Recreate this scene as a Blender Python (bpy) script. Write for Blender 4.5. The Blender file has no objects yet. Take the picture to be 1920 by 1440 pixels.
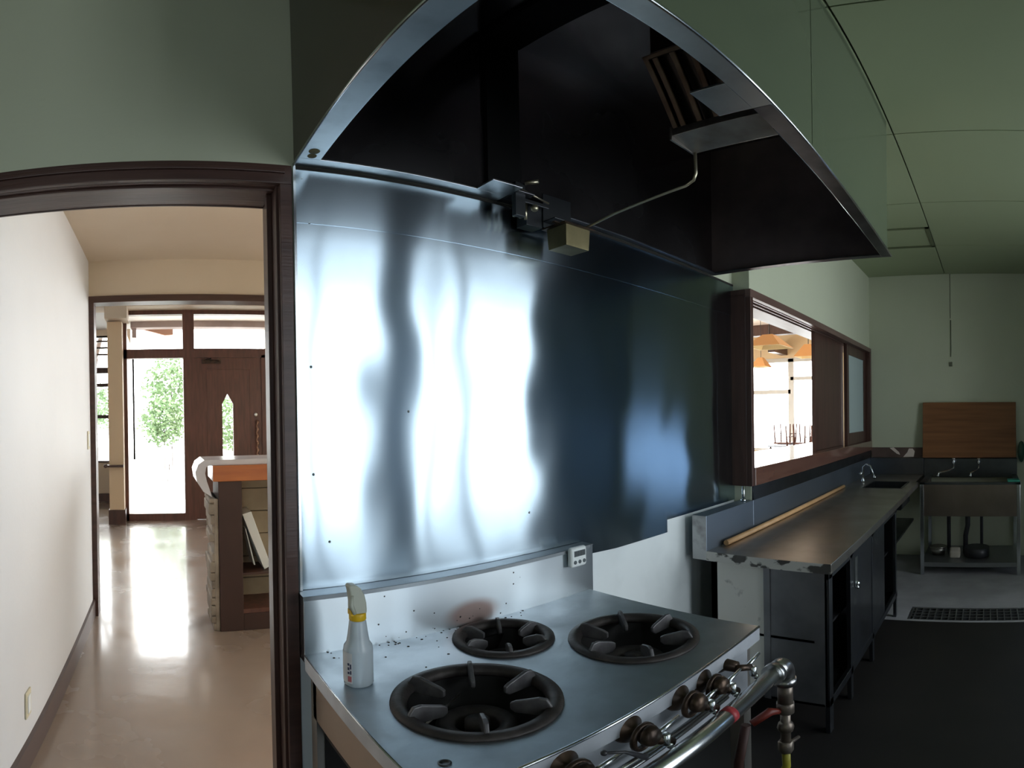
import bpy, bmesh, math, random
from mathutils import Vector, Matrix
random.seed(7)
C = bpy.context.scene.collection
SC = bpy.context.scene
EYE = 1.375            # eye height above the floor; everything below is built relative to the eye, then raised

# ------------------------------------------------------------------ camera
F = 987.772
cam = bpy.data.cameras.new('camera')
cam.type = 'PANO'
cam.panorama_type = 'EQUIRECTANGULAR'
cam.longitude_min = -960.0 / F
cam.longitude_max = 960.0 / F
cam.latitude_max = 789.484 / F
cam.latitude_min = -(1440 - 789.484) / F
cam.clip_start = 0.01
co = bpy.data.objects.new('camera', cam)
C.objects.link(co)
YAW, PIT, ROL = 0.667673, -0.0066066, 0.0148461
c, s = math.cos(YAW), math.sin(YAW)
cp, sp = math.cos(PIT), math.sin(PIT)
cr, sr = math.cos(ROL), math.sin(ROL)
Ry = Matrix(((c, s, 0), (-s, c, 0), (0, 0, 1)))
Rp = Matrix(((1, 0, 0), (0, cp, -sp), (0, sp, cp)))
Rr = Matrix(((cr, 0, sr), (0, 1, 0), (-sr, 0, cr)))
R = Ry @ Rp @ Rr       # columns: right, forward, up
right, fwd, up = R.col[0], R.col[1], R.col[2]
M = Matrix((right, up, -fwd)).transposed().to_4x4()
M.translation = Vector((0, 0, EYE))
co.matrix_world = M
SC.camera = co

# ------------------------------------------------------------------ exposure, sky
SC.view_settings.view_transform = 'Standard'
SC.view_settings.look = 'None'
SC.view_settings.gamma = 1.0
SC.view_settings.use_curve_mapping = False
SC.view_settings.exposure = 0.5
SC.cycles.max_bounces = 12
SC.cycles.diffuse_bounces = 6
SC.cycles.glossy_bounces = 6
SC.cycles.transparent_max_bounces = 12
SC.cycles.sample_clamp_indirect = 6.0
SC.cycles.caustics_reflective = True
SC.cycles.blur_glossy = 0.5

SKY_FRONT = (9.0, 9.3, 9.3)      # open bright sky beyond the entrance and the dining room
SKY_BACK = (3.3, 3.6, 3.8)     # blue overcast sky behind the kitchen windows
w = bpy.data.worlds.new('sky')
SC.world = w
w.use_nodes = True
nt = w.node_tree
nt.nodes.clear()
tc = nt.nodes.new('ShaderNodeTexCoord')
sx = nt.nodes.new('ShaderNodeSeparateXYZ')
nt.links.new(tc.outputs['Generated'], sx.inputs[0])
rp = nt.nodes.new('ShaderNodeValToRGB')
mr = nt.nodes.new('ShaderNodeMapRange')
mr.inputs['From Min'].default_value = -0.35
mr.inputs['From Max'].default_value = 0.2
nt.links.new(sx.outputs['Y'], mr.inputs['Value'])
mx = nt.nodes.new('ShaderNodeMix')
mx.data_type = 'RGBA'
mx.inputs['A'].default_value = (*SKY_BACK, 1)
mx.inputs['B'].default_value = (*SKY_FRONT, 1)
nt.nodes.remove(rp)
nt.links.new(mr.outputs['Result'], mx.inputs['Factor'])
bg = nt.nodes.new('ShaderNodeBackground')
nt.links.new(mx.outputs['Result'], bg.inputs['Color'])
wo = nt.nodes.new('ShaderNodeOutputWorld')
nt.links.new(bg.outputs[0], wo.inputs[0])


def portal(name, loc, size, direction):
    """Guides sky light through a window opening (a sampling portal, gives off no light of its own)."""
    l = bpy.data.lights.new(name, 'AREA')
    l.shape = 'RECTANGLE'
    l.size, l.size_y = size
    l.cycles.is_portal = True
    o = bpy.data.objects.new(name, l)
    C.objects.link(o)
    o.location = (loc[0], loc[1], loc[2] + EYE)
    o.rotation_euler = Vector(direction).to_track_quat('-Z', 'Y').to_euler()


portal('daylight_kitchen_window', (-.675, -1.83, .12), (.35, 2.3), (0, 1, 0))  # for the unseen left window, added to brighten the wall over the doorway
portal('daylight_kitchen_window', (1.45, -1.83, .12), (1.0, 2.3), (0, 1, 0))
portal('daylight_kitchen_window', (2.88, -1.83, .12), (1.5, 2.3), (0, 1, 0))
portal('daylight_side_window', (5.08, -1.22, -.5), (.6, .55), (-1, 0, 0))
portal('daylight_entrance', (.6, 7.55, .13), (2.3, 3.0), (0, -1, 0))
portal('daylight_foyer_window', (-1.2, 9.35, .4), (1.2, 2.2), (0, -1, 0))
portal('daylight_dining_window', (12.1, 4.2, .4), (5.0, 2.0), (-1, 0, 0))
portal('daylight_dining_side', (6.5, 7.1, .4), (7.0, 2.0), (0, -1, 0))

# ------------------------------------------------------------------ materials
MATS = {}


def mat(name, col, rough=.6, metal=0., col2=None, scale=6., stretch=(1, 1, 1), bump=0., bscale=None,
        bstretch=None, spec=.5, detail=4., contrast=(.35, .65), coat=0., aniso=0., tang=None, trans=0., roughvar=0.):
    if name in MATS:
        return MATS[name]
    m = bpy.data.materials.new(name)
    m.use_nodes = True
    t = m.node_tree
    b = t.nodes['Principled BSDF']
    b.inputs['Base Color'].default_value = (*col, 1)
    b.inputs['Roughness'].default_value = rough
    b.inputs['Metallic'].default_value = metal
    b.inputs['Specular IOR Level'].default_value = spec
    b.inputs['Coat Weight'].default_value = coat
    b.inputs['Coat Roughness'].default_value = .08
    b.inputs['Transmission Weight'].default_value = trans
    tcn = t.nodes.new('ShaderNodeTexCoord')

    def noise(sc, st, det):
        mp = t.nodes.new('ShaderNodeMapping')
        mp.inputs['Scale'].default_value = st
        t.links.new(tcn.outputs['Object'], mp.inputs['Vector'])
        n = t.nodes.new('ShaderNodeTexNoise')
        n.inputs['Scale'].default_value = sc
        n.inputs['Detail'].default_value = det
        t.links.new(mp.outputs[0], n.inputs['Vector'])
        return n
    if col2 is not None:
        n = noise(scale, stretch, detail)
        r = t.nodes.new('ShaderNodeMapRange')
        r.inputs['From Min'].default_value, r.inputs['From Max'].default_value = contrast
        t.links.new(n.outputs['Fac'], r.inputs['Value'])
        x = t.nodes.new('ShaderNodeMix')
        x.data_type = 'RGBA'
        x.inputs['A'].default_value = (*col, 1)
        x.inputs['B'].default_value = (*col2, 1)
        t.links.new(r.outputs['Result'], x.inputs['Factor'])
        t.links.new(x.outputs['Result'], b.inputs['Base Color'])
        if roughvar:
            q = t.nodes.new('ShaderNodeMapRange')
            q.inputs['To Min'].default_value = rough
            q.inputs['To Max'].default_value = rough + roughvar
            t.links.new(r.outputs['Result'], q.inputs['Value'])
            t.links.new(q.outputs['Result'], b.inputs['Roughness'])
    if bump:
        n = noise(bscale or scale, bstretch or stretch, 2. if bump > .002 else 3.)
        bp = t.nodes.new('ShaderNodeBump')
        bp.inputs['Distance'].default_value = bump
        bp.inputs['Strength'].default_value = 1.
        t.links.new(n.outputs['Fac'], bp.inputs['Height'])
        t.links.new(bp.outputs[0], b.inputs['Normal'])
    if aniso:
        b.inputs['Anisotropic'].default_value = aniso
        v = t.nodes.new('ShaderNodeCombineXYZ')
        for i in range(3):
            v.inputs[i].default_value = tang[i]
        t.links.new(v.outputs[0], b.inputs['Tangent'])
    MATS[name] = m
    return m


paint = mat('kitchen_paint', (.54, .57, .43), .55, col2=(.50, .53, .395), scale=1.3, bump=.0006, bscale=60)
ceil_paint = mat('ceiling_panel_paint', (.32, .375, .23), .45, col2=(.295, .345, .205), scale=.9)
seam = mat('ceiling_seam', (.10, .12, .06), .8)
lowpaint = mat('lower_wall_paint', (.82, .88, .90), .5, col2=(.66, .72, .74), scale=3)
casing = mat('casing_panel', (.10, .125, .08), .16, spec=.3, col2=(.09, .115, .072), scale=1.5)
cream = mat('cream_wall', (.70, .71, .72), .6, col2=(.66, .67, .68), scale=1.2, bump=.0005, bscale=50)
tan = mat('tan_wall', (.69, .59, .47), .65, col2=(.65, .55, .435), scale=1.5)
brown = mat('brown_wood', (.085, .042, .032), .38, col2=(.055, .026, .02), scale=5, stretch=(6, 6, .5), bump=.0006, bscale=20)
brownx = mat('brown_wood_long', (.085, .042, .032), .38, col2=(.055, .026, .02), scale=5, stretch=(.5, 6, 6), bump=.0006, bscale=20)
redbrown = mat('red_brown_paint', (.15, .062, .045), .4, col2=(.10, .045, .033), scale=6, stretch=(5, 5, .6))
sillwood = mat('sill_wood', (.15, .075, .055), .16, col2=(.12, .055, .04), scale=6, stretch=(.6, 5, 5), coat=.6)
orange = mat('orange_wood', (.50, .15, .035), .3, col2=(.40, .11, .025), scale=5, stretch=(.6, 5, 5), coat=.4)
steel = mat('steel_sheet', (.45, .545, .62), .18, 1., col2=(.40, .49, .57), scale=2.5, stretch=(1, 1, .4),
            bump=.020, bscale=2.4, bstretch=(.6, .3, .50), aniso=.98, tang=(0, 0, 1))
steel_top = mat('steel_top', (.60, .66, .71), .33, 1., col2=(.44, .49, .53), scale=9, contrast=(.3, .75), bump=.0006, bscale=30, roughvar=.14)
steel_guard = mat('steel_guard', (.60, .66, .70), .3, 1., col2=(.54, .60, .65), scale=3, bump=.006, bscale=2.6,
                  bstretch=(1, .3, .3), aniso=.85, tang=(0, 0, 1))


def heat_stain(m, centre, radii, col):
    """a brown heat tint on the metal itself"""
    t = m.node_tree
    b = t.nodes['Principled BSDF']
    src = b.inputs['Base Color'].links[0].from_socket
    tcn = t.nodes.new('ShaderNodeTexCoord')
    mp = t.nodes.new('ShaderNodeMapping')
    mp.inputs['Location'].default_value = [-c_ / r_ for c_, r_ in zip(centre, radii)]
    mp.inputs['Scale'].default_value = [1 / r_ for r_ in radii]
    t.links.new(tcn.outputs['Object'], mp.inputs['Vector'])
    ln = t.nodes.new('ShaderNodeVectorMath')
    ln.operation = 'LENGTH'
    t.links.new(mp.outputs[0], ln.inputs[0])
    mr_ = t.nodes.new('ShaderNodeMapRange')
    mr_.inputs['From Min'].default_value = 1.25
    mr_.inputs['From Max'].default_value = .55
    mr_.inputs['To Max'].default_value = .85
    mr_.interpolation_type = 'SMOOTHSTEP'
    t.links.new(ln.outputs['Value'], mr_.inputs['Value'])
    x = t.nodes.new('ShaderNodeMix')
    x.data_type = 'RGBA'
    t.links.new(mr_.outputs['Result'], x.inputs['Factor'])
    t.links.new(src, x.inputs['A'])
    x.inputs['B'].default_value = (*col, 1)
    t.links.new(x.outputs['Result'], b.inputs['Base Color'])


heat_stain(steel_guard, (.006, .3, .832), (.085, 5., .042), (.30, .19, .16))
steel_edge = mat('steel_edge', (.68, .72, .75), .22, 1.)
steel_lip = mat('steel_lip', (.55, .60, .62), .30, 1., col2=(.42, .46, .48), scale=14, contrast=(.45, .75), bump=.0006, bscale=9)
worktop_steel = mat('worktop_steel', (.44, .42, .39), .28, 1., col2=(.33, .305, .27), scale=5, contrast=(.3, .7), roughvar=.10, bump=.0006, bscale=12)
dark_steel = mat('dark_steel', (.12, .13, .14), .32, 1., col2=(.06, .065, .07), scale=2.5, roughvar=.15)
cab_steel = mat('cabinet_steel', (.17, .18, .20), .28, 1., col2=(.11, .12, .135), scale=3, roughvar=.1)
hood_in = mat('hood_inside', (.46, .45, .46), .15, 1., col2=(.28, .27, .28), scale=1.6, roughvar=.16)
hood_side = mat('hood_side_inside', (.26, .20, .19), .3, .5, col2=(.14, .11, .11), scale=3)
black = mat('soot_black', (.004, .004, .004), .65, spec=.2)
filt = mat('filter_metal', (.10, .075, .055), .4, 1., col2=(.05, .03, .022), scale=9)
galv = mat('galvanised', (.42, .40, .37), .38, 1., col2=(.20, .17, .15), scale=8)
brass = mat('brass_pan', (.30, .26, .14), .36, .85, col2=(.20, .17, .09), scale=9)
copper = mat('pale_tube', (.62, .57, .42), .3, .9)
iron = mat('cast_iron', (.045, .038, .036), .55, .35, col2=(.10, .085, .08), scale=22, contrast=(.45, .8), bump=.0008, bscale=70)
valve_m = mat('old_brass', (.10, .065, .045), .35, .7, col2=(.035, .025, .02), scale=18)
chrome = mat('chrome_pipe', (.80, .84, .86), .26, 1., col2=(.62, .65, .66), scale=10)
white_plast = mat('white_plastic', (.80, .84, .84), .4)
grey_lcd = mat('lcd_grey', (.10, .12, .13), .3)
dark_plast = mat('dark_plastic', (.03, .03, .035), .4)
bottle_m = mat('bottle_plastic', (.72, .80, .86), .25, trans=.35, spec=.5)
trigger_m = mat('trigger_plastic', (.50, .52, .44), .35)
yellow = mat('yellow_plastic', (.80, .50, .02), .35)
label_m = mat('label_paper', (.75, .75, .78), .5)
ink = mat('label_ink', (.05, .06, .12), .5)
inkred = mat('label_red', (.55, .16, .18), .5)
conc = mat('kitchen_floor', (.36, .36, .38), .38, col2=(.28, .28, .29), scale=3.5, bump=.001, bscale=20, roughvar=.2)
lino = mat('lino_floor', (.36, .285, .235), .17, col2=(.31, .245, .20), scale=2.4, bump=.0018, bscale=7, roughvar=.12, coat=.6)
stone = mat('stone_cladding', (.42, .36, .29), .7, col2=(.24, .20, .16), scale=7, bump=.006, bscale=14)
beige_b = mat('beige_blocks', (.33, .27, .19), .75, col2=(.24, .19, .13), scale=5)
laminate = mat('pale_laminate', (.66, .66, .70), .22, col2=(.6, .6, .65), scale=4)
board_m = mat('board_wood', (.26, .11, .04), .5, col2=(.17, .065, .022), scale=4, stretch=(1, .35, 6), contrast=(.3, .7))
stick_m = mat('stick_wood', (.66, .40, .20), .5, col2=(.55, .32, .15), scale=10)
whitewash = mat('worn_white_paint', (.75, .73, .68), .55, col2=(.16, .15, .14), scale=11, contrast=(.60, .74), detail=8)
splashside = mat('splash_side', (.42, .42, .42), .35, .8, col2=(.2, .19, .19), scale=16, contrast=(.5, .75))
shade_m = mat('lamp_shade_wood', (.62, .30, .10), .5)
shade_in = mat('lamp_shade_paper', (.85, .70, .40), .6)
fro = mat('frosted_glass', (.42, .52, .52), .35, spec=.5)
bush_m = mat('leaves', (.17, .27, .12), .6, col2=(.24, .34, .18), scale=6)
bark = mat('bark', (.09, .06, .045), .8)
pave = mat('pavement', (.55, .55, .53), .8, col2=(.48, .48, .46), scale=2)
porchw = mat('porch_wood', (.30, .24, .235), .6, col2=(.22, .17, .165), scale=5)
red_v = mat('red_hose', (.15, .02, .012), .45)
hose_y = mat('yellow_hose', (.33, .30, .03), .5)
grate_m = mat('grate_metal', (.30, .31, .32), .4, .9)
green_p = mat('green_sponge', (.03, .28, .20), .7)
post_w = mat('white_post', (.62, .62, .60), .5)
grey_tab = mat('grey_tabletop', (.30, .34, .40), .3)
ivory = mat('ivory_plastic', (.62, .58, .42), .4)
paper_m = mat('torn_paper', (.72, .62, .55), .6)
stripmat = mat('wall_strip_dark', (.14, .09, .075), .5, col2=(.09, .06, .05), scale=5)

gm = bpy.data.materials.new('window_glass')
gm.use_nodes = True
t = gm.node_tree
t.nodes.clear()
o_ = t.nodes.new('ShaderNodeOutputMaterial')
mxs = t.nodes.new('ShaderNodeMixShader')
tr = t.nodes.new('ShaderNodeBsdfTransparent')
gl = t.nodes.new('ShaderNodeBsdfGlossy')
gl.inputs['Roughness'].default_value = .02
lw = t.nodes.new('ShaderNodeFresnel')
lw.inputs['IOR'].default_value = 1.45
t.links.new(lw.outputs[0], mxs.inputs[0])
t.links.new(tr.outputs[0], mxs.inputs[1])
t.links.new(gl.outputs[0], mxs.inputs[2])
t.links.new(mxs.outputs[0], o_.inputs[0])
glass = gm


tinted = gm.copy()
tinted.name = 'tinted_glass'
[n for n in tinted.node_tree.nodes if n.type == 'BSDF_TRANSPARENT'][0].inputs[0].default_value = (.42, .50, .60, 1)

# ------------------------------------------------------------------ mesh helpers
def BM():
    return bmesh.new()


def box(bm, x0, x1, y0, y1, z0, z1, mi=0):
    vs = [bm.verts.new((x, y, z)) for z in (z0, z1) for (x, y) in ((x0, y0), (x1, y0), (x1, y1), (x0, y1))]
    for f in ((3, 2, 1, 0), (4, 5, 6, 7), (0, 1, 5, 4), (1, 2, 6, 5), (2, 3, 7, 6), (3, 0, 4, 7)):
        fc = bm.faces.new([vs[i] for i in f])
        fc.material_index = mi
    return bm


def frame_of(d):
    d = d.normalized()
    a = Vector((0, 0, 1)) if abs(d.z) < .9 else Vector((1, 0, 0))
    u = d.cross(a).normalized()
    return u, d.cross(u).normalized()


def tube(bm, pts, r, seg=12, cap=True, mi=0, smooth=True):
    pts = [Vector(p) for p in pts]
    rings = []
    u = None
    for i, p in enumerate(pts):
        d = (pts[min(i + 1, len(pts) - 1)] - pts[max(i - 1, 0)]).normalized()
        if u is None:
            u, v = frame_of(d)
        else:
            u = (u - d * u.dot(d)).normalized()
            v = d.cross(u).normalized()
        rr = r[i] if isinstance(r, (list, tuple)) else r
        rings.append([bm.verts.new(p + (u * math.cos(2 * math.pi * k / seg) + v * math.sin(2 * math.pi * k / seg)) * rr) for k in range(seg)])
    for a, b in zip(rings, rings[1:]):
        for k in range(seg):
            f = bm.faces.new((a[k], a[(k + 1) % seg], b[(k + 1) % seg], b[k]))
            f.smooth = smooth
            f.material_index = mi
    if cap:
        for ring in (rings[0][::-1], rings[-1]):
            f = bm.faces.new(ring)
            f.material_index = mi
    return bm


def lathe(bm, prof, centre=(0, 0, 0), axis='z', seg=32, mi=0, close=False, caps=(True, True)):
    cx, cy, cz = centre
    rings = []
    for r, h in prof:
        ring = []
        for k in range(seg):
            a = 2 * math.pi * k / seg
            p = {'z': (r * math.cos(a), r * math.sin(a), h), 'y': (r * math.cos(a), h, r * math.sin(a)),
                 'x': (h, r * math.cos(a), r * math.sin(a))}[axis]
            ring.append(bm.verts.new((cx + p[0], cy + p[1], cz + p[2])))
        rings.append(ring)
    prs = list(zip(rings, rings[1:])) + ([(rings[-1], rings[0])] if close else [])
    for a, b in prs:
        for k in range(seg):
            f = bm.faces.new((a[k], a[(k + 1) % seg], b[(k + 1) % seg], b[k]))
            f.smooth = True
            f.material_index = mi
    if not close:
        for ring, (r, h), on_ in ((rings[0][::-1], prof[0], caps[0]), (rings[-1], prof[-1], caps[1])):
            if r > 1e-4 and on_:
                bm.faces.new(ring).material_index = mi
    return bm


def prism(bm, poly, axis, a0, a1, mi=0, smooth=False):
    """poly: 2-D outline; axis 'x': poly=(y,z); 'y': poly=(x,z); 'z': poly=(x,y)."""
    def P(p, a):
        return {'x': (a, p[0], p[1]), 'y': (p[0], a, p[1]), 'z': (p[0], p[1], a)}[axis]
    A = [bm.verts.new(P(p, a0)) for p in poly]
    B = [bm.verts.new(P(p, a1)) for p in poly]
    n = len(poly)
    bm.faces.new(A[::-1]).material_index = mi
    bm.faces.new(B).material_index = mi
    for i in range(n):
        f = bm.faces.new((A[i], A[(i + 1) % n], B[(i + 1) % n], B[i]))
        f.material_index = mi
        f.smooth = smooth
    return bm


def ball(bm, cpt, r, sc=(1, 1, 1), seg=12, mi=0):
    mm = Matrix.Translation(Vector(cpt)) @ Matrix.Diagonal((r * sc[0], r * sc[1], r * sc[2], 1))
    res = bmesh.ops.create_uvsphere(bm, u_segments=seg, v_segments=max(6, seg // 2), radius=1, matrix=mm)
    for v in res['verts']:
        for f in v.link_faces:
            f.smooth = True
            f.material_index = mi
    return bm


ROOTLOC = {}


def obj(name, bm, m, parent=None, bevel=0., seg=2):
    base = ROOTLOC.get(parent.name, Vector((0, 0, 0))) if parent else Vector((0, 0, 0))
    bmesh.ops.recalc_face_normals(bm, faces=bm.faces)
    if base.length > 0:
        bmesh.ops.translate(bm, verts=bm.verts, vec=-base)
    me = bpy.data.meshes.new(name)
    bm.to_mesh(me)
    bm.free()
    o = bpy.data.objects.new(name, me)
    for k in (m if isinstance(m, (list, tuple)) else [m]):
        me.materials.append(k)
    C.objects.link(o)
    if parent:
        o.parent = parent
        ROOTLOC[o.name] = base
    if bevel:
        b = o.modifiers.new('bevel', 'BEVEL')
        b.width = bevel
        b.segments = seg
        b.limit_method = 'ANGLE'
        b.angle_limit = math.radians(40)
    return o


def tag(o, label, cat, group=None, kind=None):
    o['label'] = label
    o['category'] = cat
    if group:
        o['group'] = group
    if kind:
        o['kind'] = kind
    return o


def thing(name, label, cat, loc, group=None):
    o = bpy.data.objects.new(name, None)
    o.empty_display_size = .1
    C.objects.link(o)
    o.location = loc
    ROOTLOC[o.name] = Vector(loc)
    return tag(o, label, cat, group)


def struct(name, bm, m, label=None, parent=None, bevel=0.):
    o = obj(name, bm, m, parent, bevel)
    if not parent:
        o['kind'] = 'structure'
    if label:
        o['label'] = label
    return o


def solo(name, bm, m, label, cat, group=None, bevel=0., base=None):
    """A thing that is one mesh; origin at base."""
    o = obj(name, bm, m, None, bevel)
    return tag(o, label, cat, group)


def dup(root, loc, label=None):
    r = root.copy()
    C.objects.link(r)
    r.location = loc
    if label:
        r['label'] = label
    for ch in list(root.children):
        cc = ch.copy()
        C.objects.link(cc)
        cc.parent = r
        for g in ch.children:
            d = g.copy()
            C.objects.link(d)
            d.parent = cc
    return r


FL = -1.375
D = 1.22          # steel-clad wall plane
CE = 1.336        # kitchen ceiling
XF = 4.94         # far kitchen wall
YB = -1.70        # kitchen wall behind the camera
XL = -1.25

# ------------------------------------------------------------------ structure: kitchen shell
bm = BM()
box(bm, XL, 3.27, YB, D + .10, FL - .1, FL, 1)  # near-black tone up to the drain, grey beyond
box(bm, 3.27, 3.30, YB, D + .10, FL - .1, FL)
box(bm, 3.54, XF, YB, D + .10, FL - .1, FL)
box(bm, 3.30, 3.54, .521, D + .10, FL - .1, FL)
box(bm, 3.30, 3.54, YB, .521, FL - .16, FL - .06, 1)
struct('floor', bm, [conc, mat('dark_floor', (.016, .014, .013), .5, col2=(.010, .009, .009), scale=3)], 'kitchen floor, near-black up to the drain and grey concrete by the sink')
bm = BM()
box(bm, -3.2, 12.2, D + .10, 9.4, FL - .1, FL)
struct('floor', bm, lino, 'glossy beige vinyl floor of the hall beyond the doorway')
bm = BM()
xs = [XL, -.50, .407, 1.313, 2.247, 3.143, 4.05, XF]
ys = [YB, -1.422, -.512, .398, D + .02]
box(bm, XL, XF, YB, D + .1, CE + .012, CE + .08, 1)
g = .0035
for i in range(len(xs) - 1):
    for j in range(len(ys) - 1):
        box(bm, xs[i] + g, xs[i + 1] - g, ys[j] + g, ys[j + 1] - g, CE, CE + .012, 0)
struct('ceiling', bm, [ceil_paint, seam], 'pale green panelled kitchen ceiling')
bm = BM()   # front wall: over and left of the doorway, and behind the steel sheet
box(bm, XL, .30, D, D + .14, .62, CE + .1)
box(bm, XL, -.50, D, D + .14, FL, .62)
box(bm, .30, 2.325, D, D + .14, -.10, CE + .1)
box(bm, .30, 2.325, D, D + .14, FL, -.10, 1)
struct('wall_front', bm, [paint, lowpaint], 'painted wall carrying the doorway and the steel sheet')
bm = BM()
WX0, WX1, WZ0, WZ1 = 2.33, 4.90, -.30, .60
box(bm, 2.325, XF, 1.125, 1.36, WZ1, CE + .1)
box(bm, 2.325, XF, 1.125, 1.36, FL, WZ0)
box(bm, WX1, XF, 1.125, 1.36, WZ0, WZ1)
struct('wall_front', bm, paint, 'pale green wall over and under the serving hatch')
bm = BM()
WR = (-1.6, -.85, -.80, -.20)      # y0, y1, z0, z1 of the side window behind the right edge of the view
box(bm, XF, XF + .1, WR[1], D + .14, FL - .1, CE + .1)
box(bm, XF, XF + .1, YB - .15, WR[0], FL - .1, CE + .1)
box(bm, XF, XF + .1, WR[0], WR[1], FL - .1, WR[2])
box(bm, XF, XF + .1, WR[0], WR[1], WR[3], CE + .1)
struct('wall_right', bm, paint, 'dull green end wall of the kitchen')
bm = BM()
box(bm, XL - .1, XL, YB - .12, D + .14, FL - .1, CE + .1)
struct('wall_left', bm, paint)
bm = BM()   # wall behind the camera; its leftmost window is added to brighten the over-door wall
z0, z1 = -1.0, 1.25
wins = [(-.85, -.5), (1.02, 1.84), (2.15, 2.37), (2.40, 2.68), (2.75, 3.56)]
box(bm, XL, XF, YB - .12, YB, FL, z0)
box(bm, XL, XF, YB - .12, YB, z1, CE + .1)
edges = [XL] + [v for wv in wins for v in wv] + [XF]
for a, b in zip(edges[::2], edges[1::2]):
    if b - a > .2:
        box(bm, a, b, YB - .12, YB, z0, z1)
struct('wall_back', bm, mat('back_wall_paint', (.26, .38, .54), .5))
for i, (a, b) in enumerate([(1.02, 1.84), (2.15, 3.56), (-.85, -.5)]):  # the last one is unseen, added for light on the wall over the doorway
    r = thing('window_%d' % (i + 1 if i < 2 else 7), '', 'window', ((a + b) / 2, YB - .06, z0))
    del r['category']; del r['label']
    r['kind'] = 'structure'
    bm = BM()
    for (x0_, x1_) in ((a, a + .03), (b - .03, b)):
        box(bm, x0_, x1_, YB - .10, YB - .03, z0, z1)
    if i == 0:
        box(bm, 1.26, 1.30, YB - .10, YB - .03, z0, z1)
    elif i == 1:
        box(bm, 2.375, 2.405, YB - .10, YB - .03, z0, z1)
        box(bm, 2.675, 2.755, YB - .10, YB - .03, z0, z1)
    box(bm, a, b, YB - .10, YB - .03, z0, z0 + .04)
    box(bm, a, b, YB - .10, YB - .03, z1 - .04, z1)
    obj('window_frame', bm, dark_steel, r)
    bm = BM()
    box(bm, a + .02, b - .02, YB - .07, YB - .065, z0 + .02, z1 - .02)
    obj('pane', bm, glass, r)

r = thing('window_8', '', 'window', (XF + .05, -1.15, WR[2]))
del r['category']; del r['label']
r['kind'] = 'structure'
bm = BM()
for (a, b, c_, d_) in ((WR[0], WR[0] + .03, WR[2], WR[3]), (WR[1] - .03, WR[1], WR[2], WR[3]), (WR[0], WR[1], WR[2], WR[2] + .03), (WR[0], WR[1], WR[3] - .03, WR[3])):
    box(bm, XF + .03, XF + .08, a, b, c_, d_)
obj('window_frame', bm, dark_steel, r)
bm = BM()
box(bm, XF + .05, XF + .055, WR[0] + .01, WR[1] - .01, WR[2] + .01, WR[3] - .01)
obj('pane', bm, tinted, r)

# hatch in the ceiling
bm = BM()
for (a, b, c_, d_) in ((3.60, 3.625, .40, 1.05), (4.03, 4.065, .40, 1.05), (3.60, 4.065, .40, .425), (3.60, 4.065, 1.03, 1.05)):
    box(bm, a, b, c_, d_, CE - .006, CE + .004)
solo('ceiling_hatch', bm, seam, 'dark-edged square access hatch in the green ceiling past the hood', 'hatch')

# ------------------------------------------------------------------ doorway into the hall
XD0, XD1 = -.47, .281
r = thing('door_1', 'dark brown timber frame of the open doorway', 'door', (-.1, D, FL))
del r['category']; r['kind'] = 'structure'
bm = BM()
box(bm, XD0 - .05, .317, D - .018, D, .60, .655)          # architrave head
box(bm, XD0 - .05, .300, D - .026, D - .016, .628, .640)
box(bm, XD1 + .006, .317, D - .018, D, FL, .60)
box(bm, XD0 - .05, XD0 - .006, D - .018, D, FL, .60)
obj('architrave', bm, brownx, r, .002)
bm = BM()
box(bm, XD0 - .03, XD1 + .02, D, D + .128, .600, .625)
box(bm, XD0, XD1, D + .128, D + .150, .602, .625)
box(bm, XD0, XD1, D + .02, D + .035, .594, .601)
box(bm, XD0 - .03, XD1 + .02, D + .150, D + .158, .600, .65)
obj('head_lining', bm, brownx, r, .0015)
bm = BM()
box(bm, XD1, XD1 + .02, D, D + .158, FL, .602)
box(bm, XD1 - .012, XD1, D + .05, D + .075, FL, .60)
box(bm, XD0 - .02, XD0, D, D + .158, FL, .602)
obj('jamb', bm, brown, r, .0015)

# ------------------------------------------------------------------ hall beyond (corridor, entrance)
XC = -.477
bm = BM()
box(bm, XC - .1, XC, D + .14, 3.66, FL, 1.16)
struct('wall_left', bm, cream, 'white plaster wall of the hall, left of the doorway view')
bm = BM()
box(bm, XC - .05, 1.9, D + .14, 3.62, 1.157, 1.22)
struct('ceiling', bm, tan, 'tan hall ceiling behind the doorway')
bm = BM()
box(bm, XC, 1.9, 3.60, 3.68, .885, 1.16)
struct('wall_header', bm, tan, 'tan wall above the inner brown beam')
bm = BM()
box(bm, XC - .01, 1.9, 3.575, 3.70, .845, .892)
box(bm, XC, XC + .035, 3.575, 3.70, FL, .845)
struct('trim_1', bm, brownx, 'brown beam and post framing the entrance lobby')
bm = BM()
box(bm, XC, XC + .016, D + .16, 3.575, FL, FL + .13)
struct('baseboard_left', bm, mat('baseboard_brown', (.10, .07, .065), .4), 'brown skirting board along the white hall wall')
bm = BM()
box(bm, 1.9, 2.0, 7.0, 9.4, FL, 2.0)
box(bm, 1.95, 2.05, D + .14, 7.0, 1.157, 2.0)
box(bm, XD1 + .03, 1.9, D + .14, D + .16, FL, 1.16)
struct('wall_right', bm, tan)
bm = BM()
box(bm, -3.2, 1.9, 3.68, 9.4, 1.68, 1.75)
struct('ceiling', bm, cream)
bm = BM()
box(bm, -3.2, XC - .1, 3.56, 3.66, FL, 1.75)
box(bm, XC - .1, 1.9, 3.66, 3.68, 1.16, 1.75)
box(bm, -3.3, -3.2, 3.56, 9.4, FL, 1.75)
struct('wall_lobby', bm, cream)
bm = BM()   # far wall with a window left of the pillar
YW = 9.25
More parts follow.
